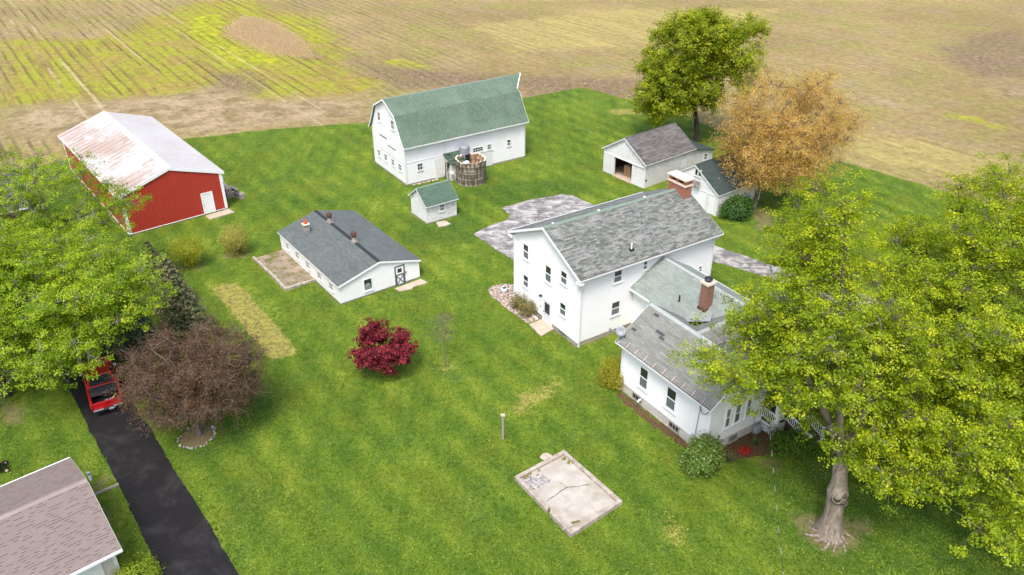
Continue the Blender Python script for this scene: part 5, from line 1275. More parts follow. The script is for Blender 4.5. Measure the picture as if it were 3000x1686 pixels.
def in_blobs(blobs, n, rng, shell=.45, keep_in=.3):
    vol = np.array([b[3] * b[4] * b[5] for b in blobs]); w = vol ** .8; w /= w.sum(); out = []
    while len(out) < n:
        b = blobs[rng.choice(len(blobs), p=w)]
        v = rng.normal(size=3); v /= np.linalg.norm(v); u = rng.random() ** (1 / 3)
        if u < shell and rng.random() > keep_in: continue
        p = np.array(b[:3]) + v * u * np.array(b[3:6]); out.append(p)
    return np.array(out)

def tree(name, label, base, trunk, blobs, mats, nb, ncl, nl, lsize, seed, cat='tree', trunk_r=.35, clr=.55, spread=1.0, shear=(0, 0), flat_=.55, kz=.7, zmin=1.2, tip_r=.012, aspect=.75, upw=.9, twig_sides=3, keep_in=.3, group=None, bareshare=0, expo=.5, custom_trunk=None):
    rng = np.random.default_rng(seed)
    root = thing(name, label, cat, (base[0], base[1], 0), 0, group)
    b0 = np.array([base[0], base[1], 0.])
    tg = in_blobs(blobs, nb, rng, keep_in=keep_in) - b0; tg = tg[tg[:, 2] > zmin]
    tr = np.array(trunk, float) - b0
    # finer trunk line
    tl = [tr[0]]
    for a, b in zip(tr[:-1], tr[1:]):
        k = max(1, int(np.linalg.norm(b - a) / .5))
        for j in range(1, k + 1): tl.append(a + (b - a) * j / k + (rng.normal(0, .03, 3) if j < k else 0))
    nodes, par, ends = grow(tl, trunk_r, tg, rng, kz)
    # clusters of leaves round each bough end
    tipn = np.array([e[1] for e in ends]); bough = nodes[tipn]
    per = rng.integers(0, len(bough), ncl)
    off = rng.normal(size=(ncl, 3)) * np.array([1, 1, .75]) * spread
    cl = bough[per] + off; ok = cl[:, 2] > zmin * .7; cl = cl[ok]; per = per[ok]
    # join each cluster to the closest node near its bough (twig)
    na = len(nodes); sub = nodes
    allN = [nodes]; allP = list(par); extra = []
    cand = np.arange(na)
    for i in range(len(cl)):
        pass
    # vectorised nearest in chunks
    near = np.empty(len(cl), int)
    for s in range(0, len(cl), 400):
        d = np.linalg.norm(cl[s:s + 400, None] - nodes[None, len(tl) // 2:], axis=2) + .5 * np.maximum(0, nodes[None, len(tl) // 2:, 2] - cl[s:s + 400, None, 2])
        near[s:s + 400] = np.argmin(d, axis=1) + len(tl) // 2
    mids = (nodes[near] + cl) / 2 + np.array([0, 0, .12]) + rng.normal(0, .08, (len(cl), 3))
    nodes2 = np.concatenate([nodes, mids, cl]); par2 = np.concatenate([par, near, na + np.arange(len(cl))])
    rad = np.zeros(len(nodes2)); 
    # pipe model on the main skeleton, twigs thin
    r_main = radii(nodes, par, trunk_r, tip_r * 1.6, expo)
    rad[:na] = r_main; rad[na:na + len(cl)] = tip_r; rad[na + len(cl):] = tip_r * .5
    if custom_trunk is None:
        rad[0] *= 1.35; rad[1] *= 1.12
    big = tubes('trunk', nodes, par, rad[:na], mats[1], root, 7)
    tw = np.arange(len(nodes2)) >= na; p3 = np.where(tw, par2, -1)
    tubes('twigs', nodes2, p3, rad, mats[2] if len(mats) > 2 else mats[1], root, twig_sides)
    # leaves
    use = rng.random(len(cl)) >= bareshare; lc = cl[use]; m = len(lc)
    cnt = np.maximum(2, rng.poisson(nl, m)); ci = np.repeat(np.arange(m), cnt); n = len(ci)
    v = rng.normal(size=(n, 3)); v /= np.linalg.norm(v, axis=1, keepdims=True); v *= (rng.random((n, 1)) ** .45)
    C = lc[ci] + v * clr * np.array([1, 1, flat_]) * rng.uniform(.7, 1.3, m)[ci][:, None]
    ctr = np.mean(bough, axis=0); outw = C - ctr; outw /= np.linalg.norm(outw, axis=1, keepdims=True) + 1e-9
    Nn = v * .5 + outw * .35 + np.array([0, 0, upw]) + rng.normal(0, .45, (n, 3))
    tint_c = np.clip(rng.normal(.5, .25, m), 0, 1)
    tint = np.clip(tint_c[ci] + rng.normal(0, .12, n), 0, 1)
    leaves('crown', C, Nn, lsize, aspect, mats[0], root, tint, rng)
    return root

BK = bark('grey_brown_bark', (.075, .062, .048), (.22, .195, .16)); BKD = bark('dark_bark', (.035, .03, .024), (.11, .095, .075)); BKP = bark('pale_bark', (.10, .082, .062), (.36, .30, .245), 9)
TW = flat('grey_twig', (.16, .14, .115), .9, .1, vary=.3); TWP = flat('pale_twig', (.30, .27, .23), .9, .1, vary=.3); TWPB = flat('pale_brown_twig', (.17, .12, .092), .9, .1, vary=.35); TWB = flat('brown_twig', (.14, .085, .065), .9, .1, vary=.3)
L_maple = leafmat('spring_maple_leaf', [(.15, (.085, .15, .004)), (.45, (.23, .335, .008)), (.72, (.37, .46, .012)), (.95, (.60, .61, .018))], .46)
L_maple2 = leafmat('lime_maple_leaf', [(.15, (.08, .165, .005)), (.45, (.225, .36, .012)), (.72, (.35, .475, .016)), (.95, (.53, .62, .035))], .46)
L_green = leafmat('dark_green_leaf', [(.12, (.10, .165, .005)), (.5, (.25, .325, .010)), (.95, (.48, .50, .02))], .45)
L_orange = leafmat('orange_bud_leaf', [(.1, (.34, .25, .055)), (.45, (.57, .375, .10)), (.95, (.76, .53, .18))], .45)
L_purple = leafmat('purple_brown_bud', [(.1, (.075, .05, .022)), (.5, (.135, .075, .042)), (.95, (.22, .13, .08))], .35)
L_red = leafmat('crimson_leaf', [(.1, (.06, .006, .012)), (.5, (.20, .015, .03)), (.95, (.40, .05, .075))], .4)

def big_trunk(root, pts, rads, roots, knob=True):
    """thick flared trunk with surface roots and sawn-off limb scars"""
    mb = MB(); n = 22; rings = []
    vs = []; fs = []
    P = [Vector(p) for p in pts]
    ph = [random.uniform(0, 6.28) for _ in range(5)]
    for j, (p, r) in enumerate(zip(P, rads)):
        for k in range(n):
            a = 2 * PI * k / n
            fl = max(0, 1 - p.z / 1.3)
            rr = r * (1 + .06 * math.sin(3 * a + ph[0] + p.z * .3) + .04 * math.sin(7 * a + ph[1] + p.z * .8) + fl * .22 * max(0, math.sin(5 * a + ph[2])))
            vs.append((p.x + rr * math.cos(a), p.y + rr * math.sin(a), p.z))
    for j in range(len(P) - 1):
        for k in range(n): fs.append((j * n + k, j * n + (k + 1) % n, (j + 1) * n + (k + 1) % n, (j + 1) * n + k))
    mb.add(vs, fs)
    for a, l in roots:
        q = [Vector((math.cos(a + .12 * i * (1 if l > 1 else -1)) * (.45 + l * i / 4), math.sin(a + .12 * i * (1 if l > 1 else -1)) * (.45 + l * i / 4), .17 - .045 * i)) for i in range(5)]
        for i in range(4): mb.tube(q[i], q[i + 1], .15 - .028 * i, .15 - .028 * (i + 1), 7)
        if l > .9:
            e = q[2]; mb.tube(e, e + Vector((math.cos(a - .6) * l * .45, math.sin(a - .6) * l * .45, -.1)), .08, .03, 6)
    return mb.build('root_flare', BKP, root, smooth=True)

# the two great maples on the right lawn
T1 = tree('maple_tree', 'big yellow-green maple with thick pale sawn trunk and surface roots in front of the porch', (17.3, 31.2),
     [(17.3, 31.2, 0), (17.22, 31.25, 3.1), (17.1, 31.7, 5.2), (16.75, 32.6, 8), (16.5, 33.6, 11), (16.4, 34.6, 14), (16.4, 35.6, 16.5)],
     [(16.4, 34.8, 11.2, 4.4, 4.5, 4.0), (12.7, 34.4, 9.7, 3.2, 3.0, 1.9), (20.0, 31.2, 6.2, 3.2, 2.8, 1.9), (18.6, 30.4, 4.9, 1.4, 1.2, .8), (15.5, 34.3, 6.2, 1.8, 1.5, .9), (15.8, 36.8, 15.3, 2.1, 2.2, 3.1)],
     (L_maple, BK, TW), 200, 2800, 44, .118, 5, trunk_r=.50, clr=.44, spread=.66, zmin=4.2, keep_in=.2, expo=.60)
big_trunk(T1, [(.0, .0, -.1), (0, 0, .25), (0, 0, .7), (-.02, .02, 1.3), (-.05, .03, 2.0), (-.07, .05, 2.7), (-.08, .06, 3.05), (-.09, .08, 3.3), (-.11, .15, 3.8), (-.15, .32, 4.5), (-.2, .5, 5.2)], [.80, .66, .56, .49, .47, .51, .56, .49, .40, .37, .35], [(a, l) for a, l in zip(np.linspace(0, 6.28, 14)[:-1] + .2, (.9, .6, .7, .4, .7, .85, .6, .9, .6, 1.0, .8, .95, .6))])
STUBS = ((-.28, -.40, 3.05, -.35, -.75, .21), (.12, -.46, 2.80, .20, -.9, .12))
mb = MB()
for (x, y, z, dx, dy, r) in STUBS:
    d = Vector((dx, dy, .62)).normalized(); p = Vector((x, y, z)); mb.lathe([(r * 1.7, -.34), (r * 1.5, -.1), (r * 1.28, .07), (r * 1.02, .09), (r * .95, .03)], n=14)
    k = len(mb.v) - 14 * 5; Q = Matrix.Translation(p) @ d.to_track_quat('Z', 'Y').to_matrix().to_4x4()
    for q in range(k, len(mb.v)): mb.v[q] = tuple(Q @ Vector(mb.v[q]))
mb.build('limb_stub', BK, T1, smooth=True)
mb = MB(); mb.blob((-.06, -.42, 2.92), .22, 5, .25, 12, sz=.8); mb.blob((.05, -.34, 3.2), .18, 6, .25, 10); mb.build('bark_hollow', BKD, T1, smooth=True)
mb = MB()
for (x, y, z, dx, dy, r) in STUBS:
    d = Vector((dx, dy, .62)).normalized(); p = Vector((x, y, z)) + d * .04; mb.tube(p, p + d * .012, r * .98, r * .98, 14)
mb.build('sawn_scar', flat('dark_sawn_wood', (.03, .024, .022), .9, .1, vary=.5, scale=9), T1)
mb = MB(); mb.path([(-.2, .5, 5.0), (-.55, .75, 5.9), (-1.0, .95, 7.0), (-1.7, 1.3, 8.4), (-2.6, 1.8, 9.6)], .19, 9); mb.path([(-.18, .5, 5.0), (.15, .7, 5.8), (.5, 1.0, 6.8), (1.1, 1.5, 8.2), (1.4, 2.2, 9.8)], .17, 9)
mb.build('limb', BK, T1, smooth=True)

tree('maple_tree', 'huge yellow-green maple filling the right edge, trunk hidden in its leaves', (25.2, 38.2),
     [(25.2, 38.2, 0), (25.1, 38.2, 2.5), (24.8, 38.4, 4.5), (25.0, 38.6, 8), (25.6, 38.8, 11), (26, 39, 13)],
     [(28.0, 38.4, 10.4, 7.3, 7.4, 6.2), (25.6, 31.6, 6.2, 4.2, 3.6, 3.2), (22.0, 33.8, 7.0, 3.2, 3.0, 3.0), (30, 36, 8, 4, 5, 5), (24.6, 28.6, 3.6, 2.4, 2.0, 1.6), (28.5, 44.5, 12, 5, 4, 4.5)],
     (L_maple, BKD, TW), 400, 6600, 46, .122, 8, trunk_r=.55, clr=.46, spread=.68, zmin=1.8, keep_in=.15, expo=.56)
# trees on the left
tree('maple_tree', 'lime-green maple spreading over the red pickup truck', (-34.4, 43.6),
     [(-34.4, 43.6, 0), (-34.2, 43.6, 2.5), (-33.4, 43.9, 4), (-32, 44.3, 6), (-31, 44.6, 8)],
     [(-30.6, 45.2, 7.0, 6.6, 5.0, 3.9), (-29.6, 41.3, 5.2, 3.3, 1.9, 1.6), (-28.7, 41.3, 4.3, 1.5, 1.0, .9), (-27.0, 45.2, 7.2, 3.6, 3.4, 2.6), (-36, 43, 7, 5, 5, 4)],
     (L_maple2, BKD, TWP), 230, 3000, 44, .122, 21, trunk_r=.42, clr=.44, spread=.62, zmin=3.0, keep_in=.2, expo=.56)
tree('maple_tree', 'thin lime-green tree with bare pale limbs left of the red pole barn', (-36.2, 57.2),
     [(-36.2, 57.2, 0), (-36.3, 57.2, 3), (-36.2, 57.3, 6), (-36.6, 57.5, 9), (-36.8, 57.6, 11.5)],
     [(-36.4, 57.2, 8.4, 5.6, 5.0, 4.2), (-31.4, 57.4, 7.6, 2.6, 2.6, 2.0), (-40, 57, 9.5, 4.5, 4, 4.0), (-34, 53, 5.5, 5, 3, 2.6)],
     (L_maple2, BK, TWP), 130, 1400, 38, .122, 33, trunk_r=.30, clr=.42, spread=.6, zmin=2.0, keep_in=.5, bareshare=.12, tip_r=.016, expo=.56)
tree('maple_tree', 'leafy lime-green tree at the left edge between the other two maples', (-41.5, 50.5),
     [(-41.5, 50.5, 0), (-41.3, 50.5, 3), (-40.8, 50.6, 6), (-40.5, 50.6, 9)],
     [(-39.6, 50.4, 7.6, 5.6, 4.6, 4.2), (-34, 49.2, 6.2, 4.5, 3.5, 3)],
     (L_maple2, BKD, TW), 150, 1600, 40, .122, 41, trunk_r=.32, clr=.44, spread=.6, zmin=1.5, keep_in=.3, expo=.56)
# trees at the field edge
tree('broadleaf_tree', 'dense green tree with dark forked trunk behind the open garage', (22.35, 92.9),
     [(22.35, 92.9, 0), (22.3, 92.9, 1.2), (21.8, 92.8, 3.4), (21.2, 92.8, 6), (21.6, 93, 9), (22.3, 93.2, 12)],
     [(21.6, 93, 9.2, 6.9, 6.0, 5.6), (18.2, 92.2, 6.6, 3.8, 3.8, 4.4), (24.2, 93.5, 11.5, 4.8, 4.5, 3.6), (20.8, 92, 13, 4, 4, 2.6)],
     (L_green, BKD, BKD), 250, 4600, 22, .23, 52, trunk_r=.5, clr=.52, spread=.6, zmin=1.6, flat_=.8, upw=.8, aspect=.6, keep_in=.15, expo=.60)
tree('budding_tree', 'rounded orange-brown budding tree beside the dark-roofed garage', (24.25, 73.6),
     [(24.25, 73.6, 0), (24.35, 73.7, 2), (24.6, 74, 4), (25.2, 74.3, 7), (25.8, 74.5, 10)],
     [(26.6, 74.6, 8.8, 6.8, 5.4, 5.2), (24.0, 74.0, 6.2, 4.2, 4.0, 3.6), (29.2, 75.2, 8.2, 4.0, 3.8, 3.4), (27, 74, 5, 5, 4, 2.5)],
     (L_orange, BK, TW), 260, 5600, 20, .145, 61, trunk_r=.38, clr=.46, spread=.7, zmin=2.2, flat_=1.0, upw=.4, aspect=.45, keep_in=.4, tip_r=.010, expo=.58)
tree('budding_tree', 'twiggy purple-brown tree inside a ring of stones by the driveway', (-19.96, 39.55),
     [(-19.96, 39.55, 0), (-19.98, 39.6, .6), (-19.9, 39.7, 1.3), (-19.8, 39.9, 2.6), (-19.7, 40.2, 4.5)],
     [(-19.8, 40.3, 4.4, 4.1, 3.8, 2.7), (-21.4, 40.2, 3.2, 2.9, 3.0, 1.7), (-18.4, 40.8, 3.9, 3.0, 3.0, 2.0), (-17.8, 41.2, 5.2, 2.2, 2.0, 1.4)],
     (L_purple, BK, TWPB), 300, 5600, 11, .10, 71, trunk_r=.30, clr=.34, spread=.52, zmin=.9, flat_=1.0, upw=.3, aspect=.5, keep_in=.6, tip_r=.013, expo=.44)
tree('red_maple', 'small crimson-leaved ornamental maple alone on the lawn', (-8.95, 45.85),
     [(-8.95, 45.85, 0), (-8.95, 45.85, .7), (-8.9, 45.9, 1.3), (-8.9, 46, 2.2)],
     [(-8.9, 46.1, 2.3, 1.9, 1.7, 1.0), (-9.6, 46.6, 3.0, 1.1, 1.1, .75), (-7.6, 45.9, 2.0, 1.1, 1.1, .6), (-8.9, 45.1, 1.1, 1.2, .8, .5), (-10.2, 45.6, 1.9, .9, .9, .7)],
     (L_red, BKD, BKD), 80, 800, 24, .14, 81, trunk_r=.11, clr=.25, spread=.24, zmin=.5, keep_in=.3, tip_r=.007, expo=.42, flat_=.6)
tree('sapling', 'thin leafless grey sapling standing right of the crimson maple', (-4.73, 46.84),
     [(-4.73, 46.84, 0), (-4.74, 46.84, 1.2), (-4.8, 46.9, 2.4), (-4.85, 46.95, 3.4), (-4.85, 47, 4.2)],
     [(-4.8, 46.95, 3.3, 1.1, 1.0, 1.2)], (L_orange, TW, TW), 60, 260, 2, .05, 91, trunk_r=.045, clr=.12, spread=.26, zmin=1.3, keep_in=.7, tip_r=.006, bareshare=.6, expo=.40)

def spruce(base, h, r, seed, label, tip, drk):
    rng = np.random.default_rng(seed); root = thing('spruce_tree', label, 'tree', (base[0], base[1], 0), 0, 'spruces along the left lawn edge')
    mb = MB(); mb.tube((0, 0, 0), (0, 0, h * .97), .17, .02, 8); mb.build('trunk', BKD, root)
    C = []; N = []; T = []
    z = .35
    while z < h * .98:
        rr = r * (1 - z / h) ** .85 + .08; nb = int(5 + 9 * rr / r)
        a0 = rng.uniform(0, 6.28)
        for k in range(nb):
            a = a0 + 2 * PI * k / nb + rng.normal(0, .14); l = rr * rng.uniform(.8, 1.12)
            m = int(16 + l * 36); s = rng.random(m) ** .7
            side = rng.normal(0, 1, m) * (.22 * l * (1 - s * .65) * (s > .1) + .04)
            x = np.cos(a) * s * l - np.sin(a) * side; y = np.sin(a) * s * l + np.cos(a) * side
            zz = z + .12 * s * l - .34 * l * s ** 1.6 - np.abs(side) * .35 + rng.normal(0, .035, m)
            C.append(np.c_[x, y, zz]); N.append(np.c_[np.cos(a) * .4 + rng.normal(0, .4, m), np.sin(a) * .4 + rng.normal(0, .4, m), np.full(m, 1.)])
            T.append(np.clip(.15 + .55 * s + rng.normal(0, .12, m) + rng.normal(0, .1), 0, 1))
        z += .30 * (.7 + .5 * (1 - z / h))
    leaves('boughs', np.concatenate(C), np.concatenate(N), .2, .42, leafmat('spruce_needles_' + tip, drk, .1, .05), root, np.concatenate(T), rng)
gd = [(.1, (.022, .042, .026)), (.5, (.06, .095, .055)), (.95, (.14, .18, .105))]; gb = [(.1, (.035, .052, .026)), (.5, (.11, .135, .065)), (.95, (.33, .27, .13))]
spruce((-24.7, 51.2), 5.4, 2.5, 1, 'broad brownish-green spruce nearest the lawn strip, right end of its row', 'brown', gb)
spruce((-27.6, 49.0), 7.0, 2.2, 2, 'dark blue-green spruce with layered boughs behind the lime maple', 'dark', gd)
spruce((-27.2, 55.4), 4.8, 2.1, 3, 'middle brown-tipped spruce of the row, level with the lower forsythia', 'tipped', gb)
spruce((-30.0, 59.0), 4.0, 1.9, 4, 'far brown-tipped spruce next to the red barn corner', 'far', gb)

def shrub(name, label, base, blobs, mat, nleaf, size, seed, cat='shrub', stems=20, stem_mat=None, up=.8, aspect=.6, shell=.55, group=None, arch=False, stem_r=.012):
    rng = np.random.default_rng(seed); root = thing(name, label, cat, (base[0], base[1], 0), 0, group)
    P = in_blobs(blobs, max(60, nleaf // 30), rng, shell, .12) ; P = P[P[:, 2] > .05]
    mb = MB()
    for k in range(stems):
        e = P[rng.integers(len(P))]; b = np.array([rng.normal(0, .12), rng.normal(0, .12), 0]); mid = b * .6 + e * .4 + np.array([0, 0, e[2] * (.35 if arch else .15)])
        pts = [(1 - s) ** 2 * b + 2 * s * (1 - s) * mid + s * s * e for s in (0, .25, .5, .75, 1)]
        for i in range(4): mb.tube(tuple(pts[i]), tuple(pts[i + 1]), stem_r * (1.5 - .3 * i), stem_r * (1.5 - .3 * (i + 1)), 4, cap=False)
    mb.build('stems', stem_mat or TW, root)
    ci = rng.integers(0, len(P), nleaf); sc = np.mean([b[3] for b in blobs]) * .16
    C = P[ci] + rng.normal(0, sc, (nleaf, 3)); C = C[C[:, 2] > .03]; n = len(C)
    ctr = P.mean(0); o = C - ctr; o /= np.linalg.norm(o, axis=1, keepdims=True) + 1e-9
    tc = np.clip(rng.normal(.5, .2, len(P)), 0, 1)[ci][:n]
    leaves('foliage', C, o * .8 + np.array([0, 0, up]) + rng.normal(0, .5, (n, 3)), size, aspect, mat, root, np.clip(tc + rng.normal(0, .12, n), 0, 1), rng)
    return root
L_forsy = leafmat('olive_yellow_leaf', [(.1, (.18, .21, .012)), (.5, (.35, .38, .025)), (.95, (.54, .56, .06))], .45)
L_forsy2 = leafmat('tan_green_leaf', [(.1, (.22, .20, .04)), (.5, (.40, .37, .08)), (.95, (.58, .54, .14))], .45)
L_bush = leafmat('glossy_dark_leaf', [(.1, (.012, .045, .006)), (.5, (.035, .105, .012)), (.95, (.10, .20, .025))], .2, .2)
L_box = leafmat('golden_clipped_leaf', [(.1, (.14, .17, .012)), (.5, (.29, .28, .02)), (.95, (.46, .41, .04))], .35)
L_vib = leafmat('pale_flowering_leaf', [(.1, (.04, .095, .012)), (.5, (.11, .20, .025)), (.75, (.20, .28, .06)), (.95, (.52, .54, .34))], .35)
L_porch = leafmat('deep_green_leaf', [(.1, (.025, .07, .006)), (.5, (.075, .155, .012)), (.95, (.18, .26, .025))], .3)
L_small = leafmat('bronze_green_leaf', [(.1, (.11, .11, .03)), (.5, (.22, .20, .06)), (.95, (.36, .31, .12))], .4)
L_lime = leafmat('lime_hedge_leaf', [(.1, (.10, .17, .01)), (.5, (.21, .29, .015)), (.95, (.36, .42, .03))], .25)
L_tulip = leafmat('scarlet_petal', [(.1, (.35, .012, .012)), (.5, (.5, .025, .02)), (.95, (.62, .06, .05))], .3)
L_blade = leafmat('grey_green_blade', [(.1, (.05, .10, .035)), (.5, (.11, .17, .07)), (.95, (.2, .27, .12))], .3)
shrub('forsythia_shrub', 'yellow-green rounded forsythia nearer the spruces', (-28.15, 61.9), [(0, 0, 1.75, 1.45, 1.35, 1.0), (0, 0, .7, .8, .8, .7)], L_forsy, 11000, .085, 1, stems=50, stem_mat=BKD, arch=True)
shrub('forsythia_shrub', 'tan-yellow twiggy upright forsythia nearer the mossy foundation', (-24.75, 64.1), [(0, 0, 1.8, 1.3, 1.25, 1.1), (0, 0, .6, .8, .8, .6)], L_forsy2, 8000, .09, 2, stems=70, stem_mat=TWB, arch=True)
shrub('laurel_bush', 'glossy dark green bush at the small garage corner', (21.9, 71.45), [(0, 0, 1.1, 1.6, 1.4, 1.05), (.4, .3, 1.6, 1.0, 1.0, .7), (-.6, -.2, .7, 1.1, 1.0, .7)], L_bush, 7000, .17, 3)
shrub('boxwood', 'clipped golden-olive round bush against the front wing corner', (7.0, 44.75), [(0, 0, 1.0, .95, .95, 1.05), (0, 0, .6, .95, .95, .65)], L_box, 9000, .085, 4, shell=.85)
shrub('flowering_shrub', 'pale-flowered green shrub at the front wing lower corner', (11.4, 36.3), [(0, 0, 1.2, 1.2, 1.1, .95), (.2, .2, 1.75, .85, .8, .6), (-.3, -.2, .6, 1.15, 1.0, .55)], L_vib, 7500, .14, 5)
shrub('evergreen_shrub', 'low spreading dark green shrub beside the porch steps', (17.2, 38.05), [(0, 0, .55, 1.45, .95, .6), (.7, .1, .5, .9, .8, .5)], L_porch, 5000, .13, 6)
shrub('bronze_shrub', 'sparse bronze-green shrub on the gravel bed nearer the flower pot', (.55, 54.75), [(0, 0, .75, .75, .75, .65)], L_small, 1900, .09, 7, stems=40, group='shrubs on the gravel bed')
shrub('bronze_shrub', 'sparse bronze-green shrub on the gravel bed nearer the door stoop', (1.25, 53.5), [(0, 0, .75, .7, .7, .65)], L_small, 1900, .09, 8, stems=40, group='shrubs on the gravel bed')
shrub('clipped_hedge', 'rounded lime-green clipped bush at the bottom edge beside the driveway', (-19.4, 28.15), [(0, 0, .55, 1.15, 1.0, .62)], L_lime, 9000, .08, 9, shell=.85)
shrub('clipped_hedge', 'yellow-lime bush cut by the lower left picture corner', (-26.0, 28.2), [(0, 0, 1.6, .9, .9, 1.8)], L_lime, 7000, .09, 10, shell=.8)
shrub('tulip_clump', 'patch of bright red tulips in the front flower bed', (14.35, 37.75), [(0, 0, .2, .42, .3, .14)], L_tulip, 420, .09, 11, cat='flowers', stems=16, up=.4)
for i, (x, y, lab) in enumerate(((13.25, 37.05, 'spiky grey-green tuft below the red tulips'), (15.2, 38.6, 'spiky grey-green tuft between the red tulips and the wall'))):
    rng = np.random.default_rng(200 + i); n = 150; a = rng.uniform(0, 6.28, n); l = rng.uniform(.25, .55, n); lean = rng.uniform(.2, 1.1, n)
    b = np.c_[rng.normal(0, .06, n), rng.normal(0, .06, n), np.zeros(n)]; d = np.c_[np.cos(a) * np.sin(lean), np.sin(a) * np.sin(lean), np.cos(lean)]; s = np.c_[-np.sin(a), np.cos(a), np.zeros(n)] * .014
    V = np.stack([b - s, b + s, b + d * l[:, None] + s * .2 - np.array([0, 0, .08]) * lean[:, None], b + d * l[:, None] - s * .2 - np.array([0, 0, .08]) * lean[:, None]], 1)
    o = np_mesh('daylily_tuft', V.reshape(-1, 3), np.arange(4 * n).reshape(n, 4), L_blade, None, np.repeat(rng.random(n), 4)); o.location = (x, y, .02); tag(o, lab, 'plant', 'daylily tufts')

# dry reeds standing in the wet hollow of the field
def reeds():
    rng = np.random.default_rng(5); poly = [(-51.2,147.8),(-53.3,155),(-53.1,164.5),(-48.5,161.5),(-44.2,157.4),(-39.5,149.5),(-35.2,141.8),(-32.2,132.5),(-34.5,133.0),(-39,133.8),(-43.5,138.5),(-47.7,143.4)]
    P = np.c_[rng.uniform(-56, -30, 90000), rng.uniform(130, 167, 90000)]; sd = sdpoly(P, poly) + rng.normal(0, .5, len(P)); sd += rng.normal(0, .35, len(P)); P = P[sd > .2][:26000]; n = len(P)
    a = rng.uniform(0, 6.28, n); ed = np.clip((sdpoly(P, poly)) / 2.5, .25, 1); h = rng.uniform(.22, .6, n) * ed; wd = rng.normal(.25, .2, n); s = np.c_[np.cos(a), np.sin(a), np.zeros(n)] * rng.uniform(.03, .07, n)[:, None]
    b = np.c_[P, np.zeros(n)]; t = b + np.c_[wd * .6, -wd * .3, h]
    V = np.stack([b - s, b + s, t + s * .5, t - s * .5], 1)
    mat = leafmat('dry_reed', [(.1, (.46, .34, .21)), (.5, (.66, .52, .36)), (.95, (.84, .70, .53))], .5)
    o = np_mesh('dry_reeds', V.reshape(-1, 3), np.arange(4 * n).reshape(n, 4), mat, None, np.repeat(rng.random(n), 4)); o['kind'] = 'stuff'
    o['label'] = 'patch of pale dry reeds standing in the field'; 
reeds()

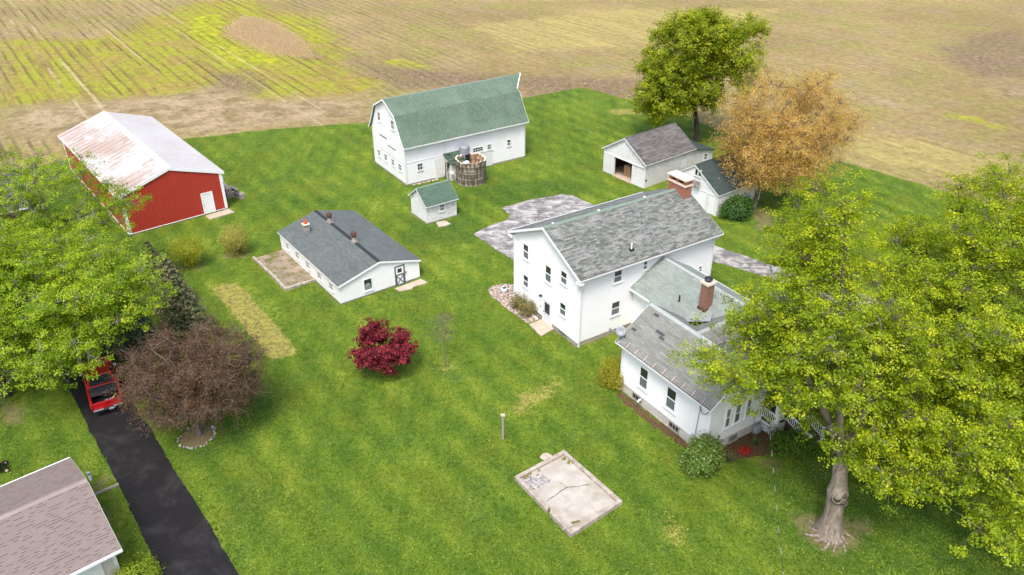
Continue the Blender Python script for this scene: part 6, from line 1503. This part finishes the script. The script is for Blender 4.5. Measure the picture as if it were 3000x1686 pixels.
def grass():
    rng = np.random.default_rng(77); n = 420000
    # denser towards the near lawn, where blades are large enough to be seen
    y = 26 + 80 * rng.random(n) ** 1.6; x = rng.uniform(-1, 1, n) * (10 + y * .66); P = np.c_[x, y]
    keep = sdpoly(P, EDGE + [(80, -15), (-110, -15)]) > .1
    for nm in ('asphalt_yard', 'driveway', 'gravel_bed', 'mulch_bed', 'tree_bed'):
        me = bpy.data.objects[nm].data; V = np.array([(v.co.x, v.co.y) for v in me.vertices]); V = V[:len(V) // 2]
        keep &= sdpoly(P, V) < .04
    for q in ([(-22.75,63.05),(-20.7,64.7),(-16.7,59.35),(-18.7,57.75)], [(.11,35.4),(3.18,37.71),(6.27,33.4),(3.16,30.93)]): keep &= sdpoly(P, q) < .1
    keep &= np.maximum(zone(P, LZ['bare'], .6), zone(P, LZ['dry'][:1], .3) * .75) < rng.random(n)
    for q in FOOT: keep &= (sdpoly(P, q) < -.3) | ((sdpoly(P, q) < .0) & (rng.random(n) < .4))
    P = P[keep]; n = len(P); dry = zone(P, LZ['dry'], .5)
    N = np.c_[rng.normal(0, .55, (n, 2)), np.ones(n)]
    big = .5 + .22 * np.sin(P[:, 0] * .5 + 1.3 * np.sin(P[:, 1] * .31)) * np.sin(P[:, 1] * .43 + 1.1 * np.sin(P[:, 0] * .27))
    sw = np.sin((P @ np.array([math.cos(R(38)), math.sin(R(38))])) * 2 * PI / 2.3 + 1.5 * np.sin(P[:, 1] * .2))
    tint = np.clip(rng.normal(.42, .15, n) + (big - .5) * .45 + sw * .16, 0, .78); tint = np.where(rng.random(n) < dry * .9, .97, tint)
    mat = leafmat('grass_tuft', [(.05, (.040, .095, .009)), (.4, (.088, .162, .012)), (.7, (.155, .235, .018)), (.82, (.23, .29, .03)), (.93, (.42, .34, .10))], .2, .1)
    o = leaves('grass', np.c_[P, np.full(n, .045) + rng.uniform(-.01, .03, n)], N, .12, .5, mat, None, tint, rng); o['kind'] = 'stuff'; o['label'] = 'short tufts of mown grass on the lawn'
grass()
# ================================================================== SKY, SUN, CAMERA
w = bpy.data.worlds.new('World'); SC.world = w; w.use_nodes = True
nt = w.node_tree; bg = nt.nodes['Background']; sk = nt.nodes.new('ShaderNodeTexSky'); sk.sky_type = 'NISHITA'; sk.sun_disc = False
SUN_EL, SUN_AZ = R(62), R(-166)        # azimuth clockwise from +Y
sk.sun_elevation = SUN_EL; sk.sun_rotation = SUN_AZ; sk.air_density = 1.0; sk.dust_density = 4.0; sk.ozone_density = 1.0
nt.links.new(sk.outputs[0], bg.inputs[0]); bg.inputs[1].default_value = .15
sl = bpy.data.lights.new('sun', 'SUN'); sl.energy = 1.35; sl.angle = R(16); sl.color = (1, .96, .90)
so = bpy.data.objects.new('sun', sl); COL.objects.link(so)
dv = Vector((math.sin(SUN_AZ) * math.cos(SUN_EL), math.cos(SUN_AZ) * math.cos(SUN_EL), math.sin(SUN_EL)))
so.rotation_euler = dv.to_track_quat('Z', 'Y').to_euler(); so.location = dv * 200
cam = bpy.data.cameras.new('camera'); cam.sensor_width = 36; cam.lens = 36 * 2359.4 / 3000; cam.clip_start = .5; cam.clip_end = 6000
co = bpy.data.objects.new('camera', cam); COL.objects.link(co); co.location = (0, 0, 34)
co.rotation_euler = (Matrix.Rotation(R(90 - 30.378), 4, 'X') @ Matrix.Rotation(R(-.1675), 4, 'Z')).to_euler()
SC.camera = co
SC.view_settings.view_transform = 'Standard'; SC.view_settings.look = 'None'; SC.view_settings.gamma = 1; SC.view_settings.use_curve_mapping = False
SC.view_settings.exposure = 1.06
SC.render.engine = 'CYCLES'; SC.cycles.use_denoising = True; SC.cycles.max_bounces = 6; SC.cycles.transparent_max_bounces = 4
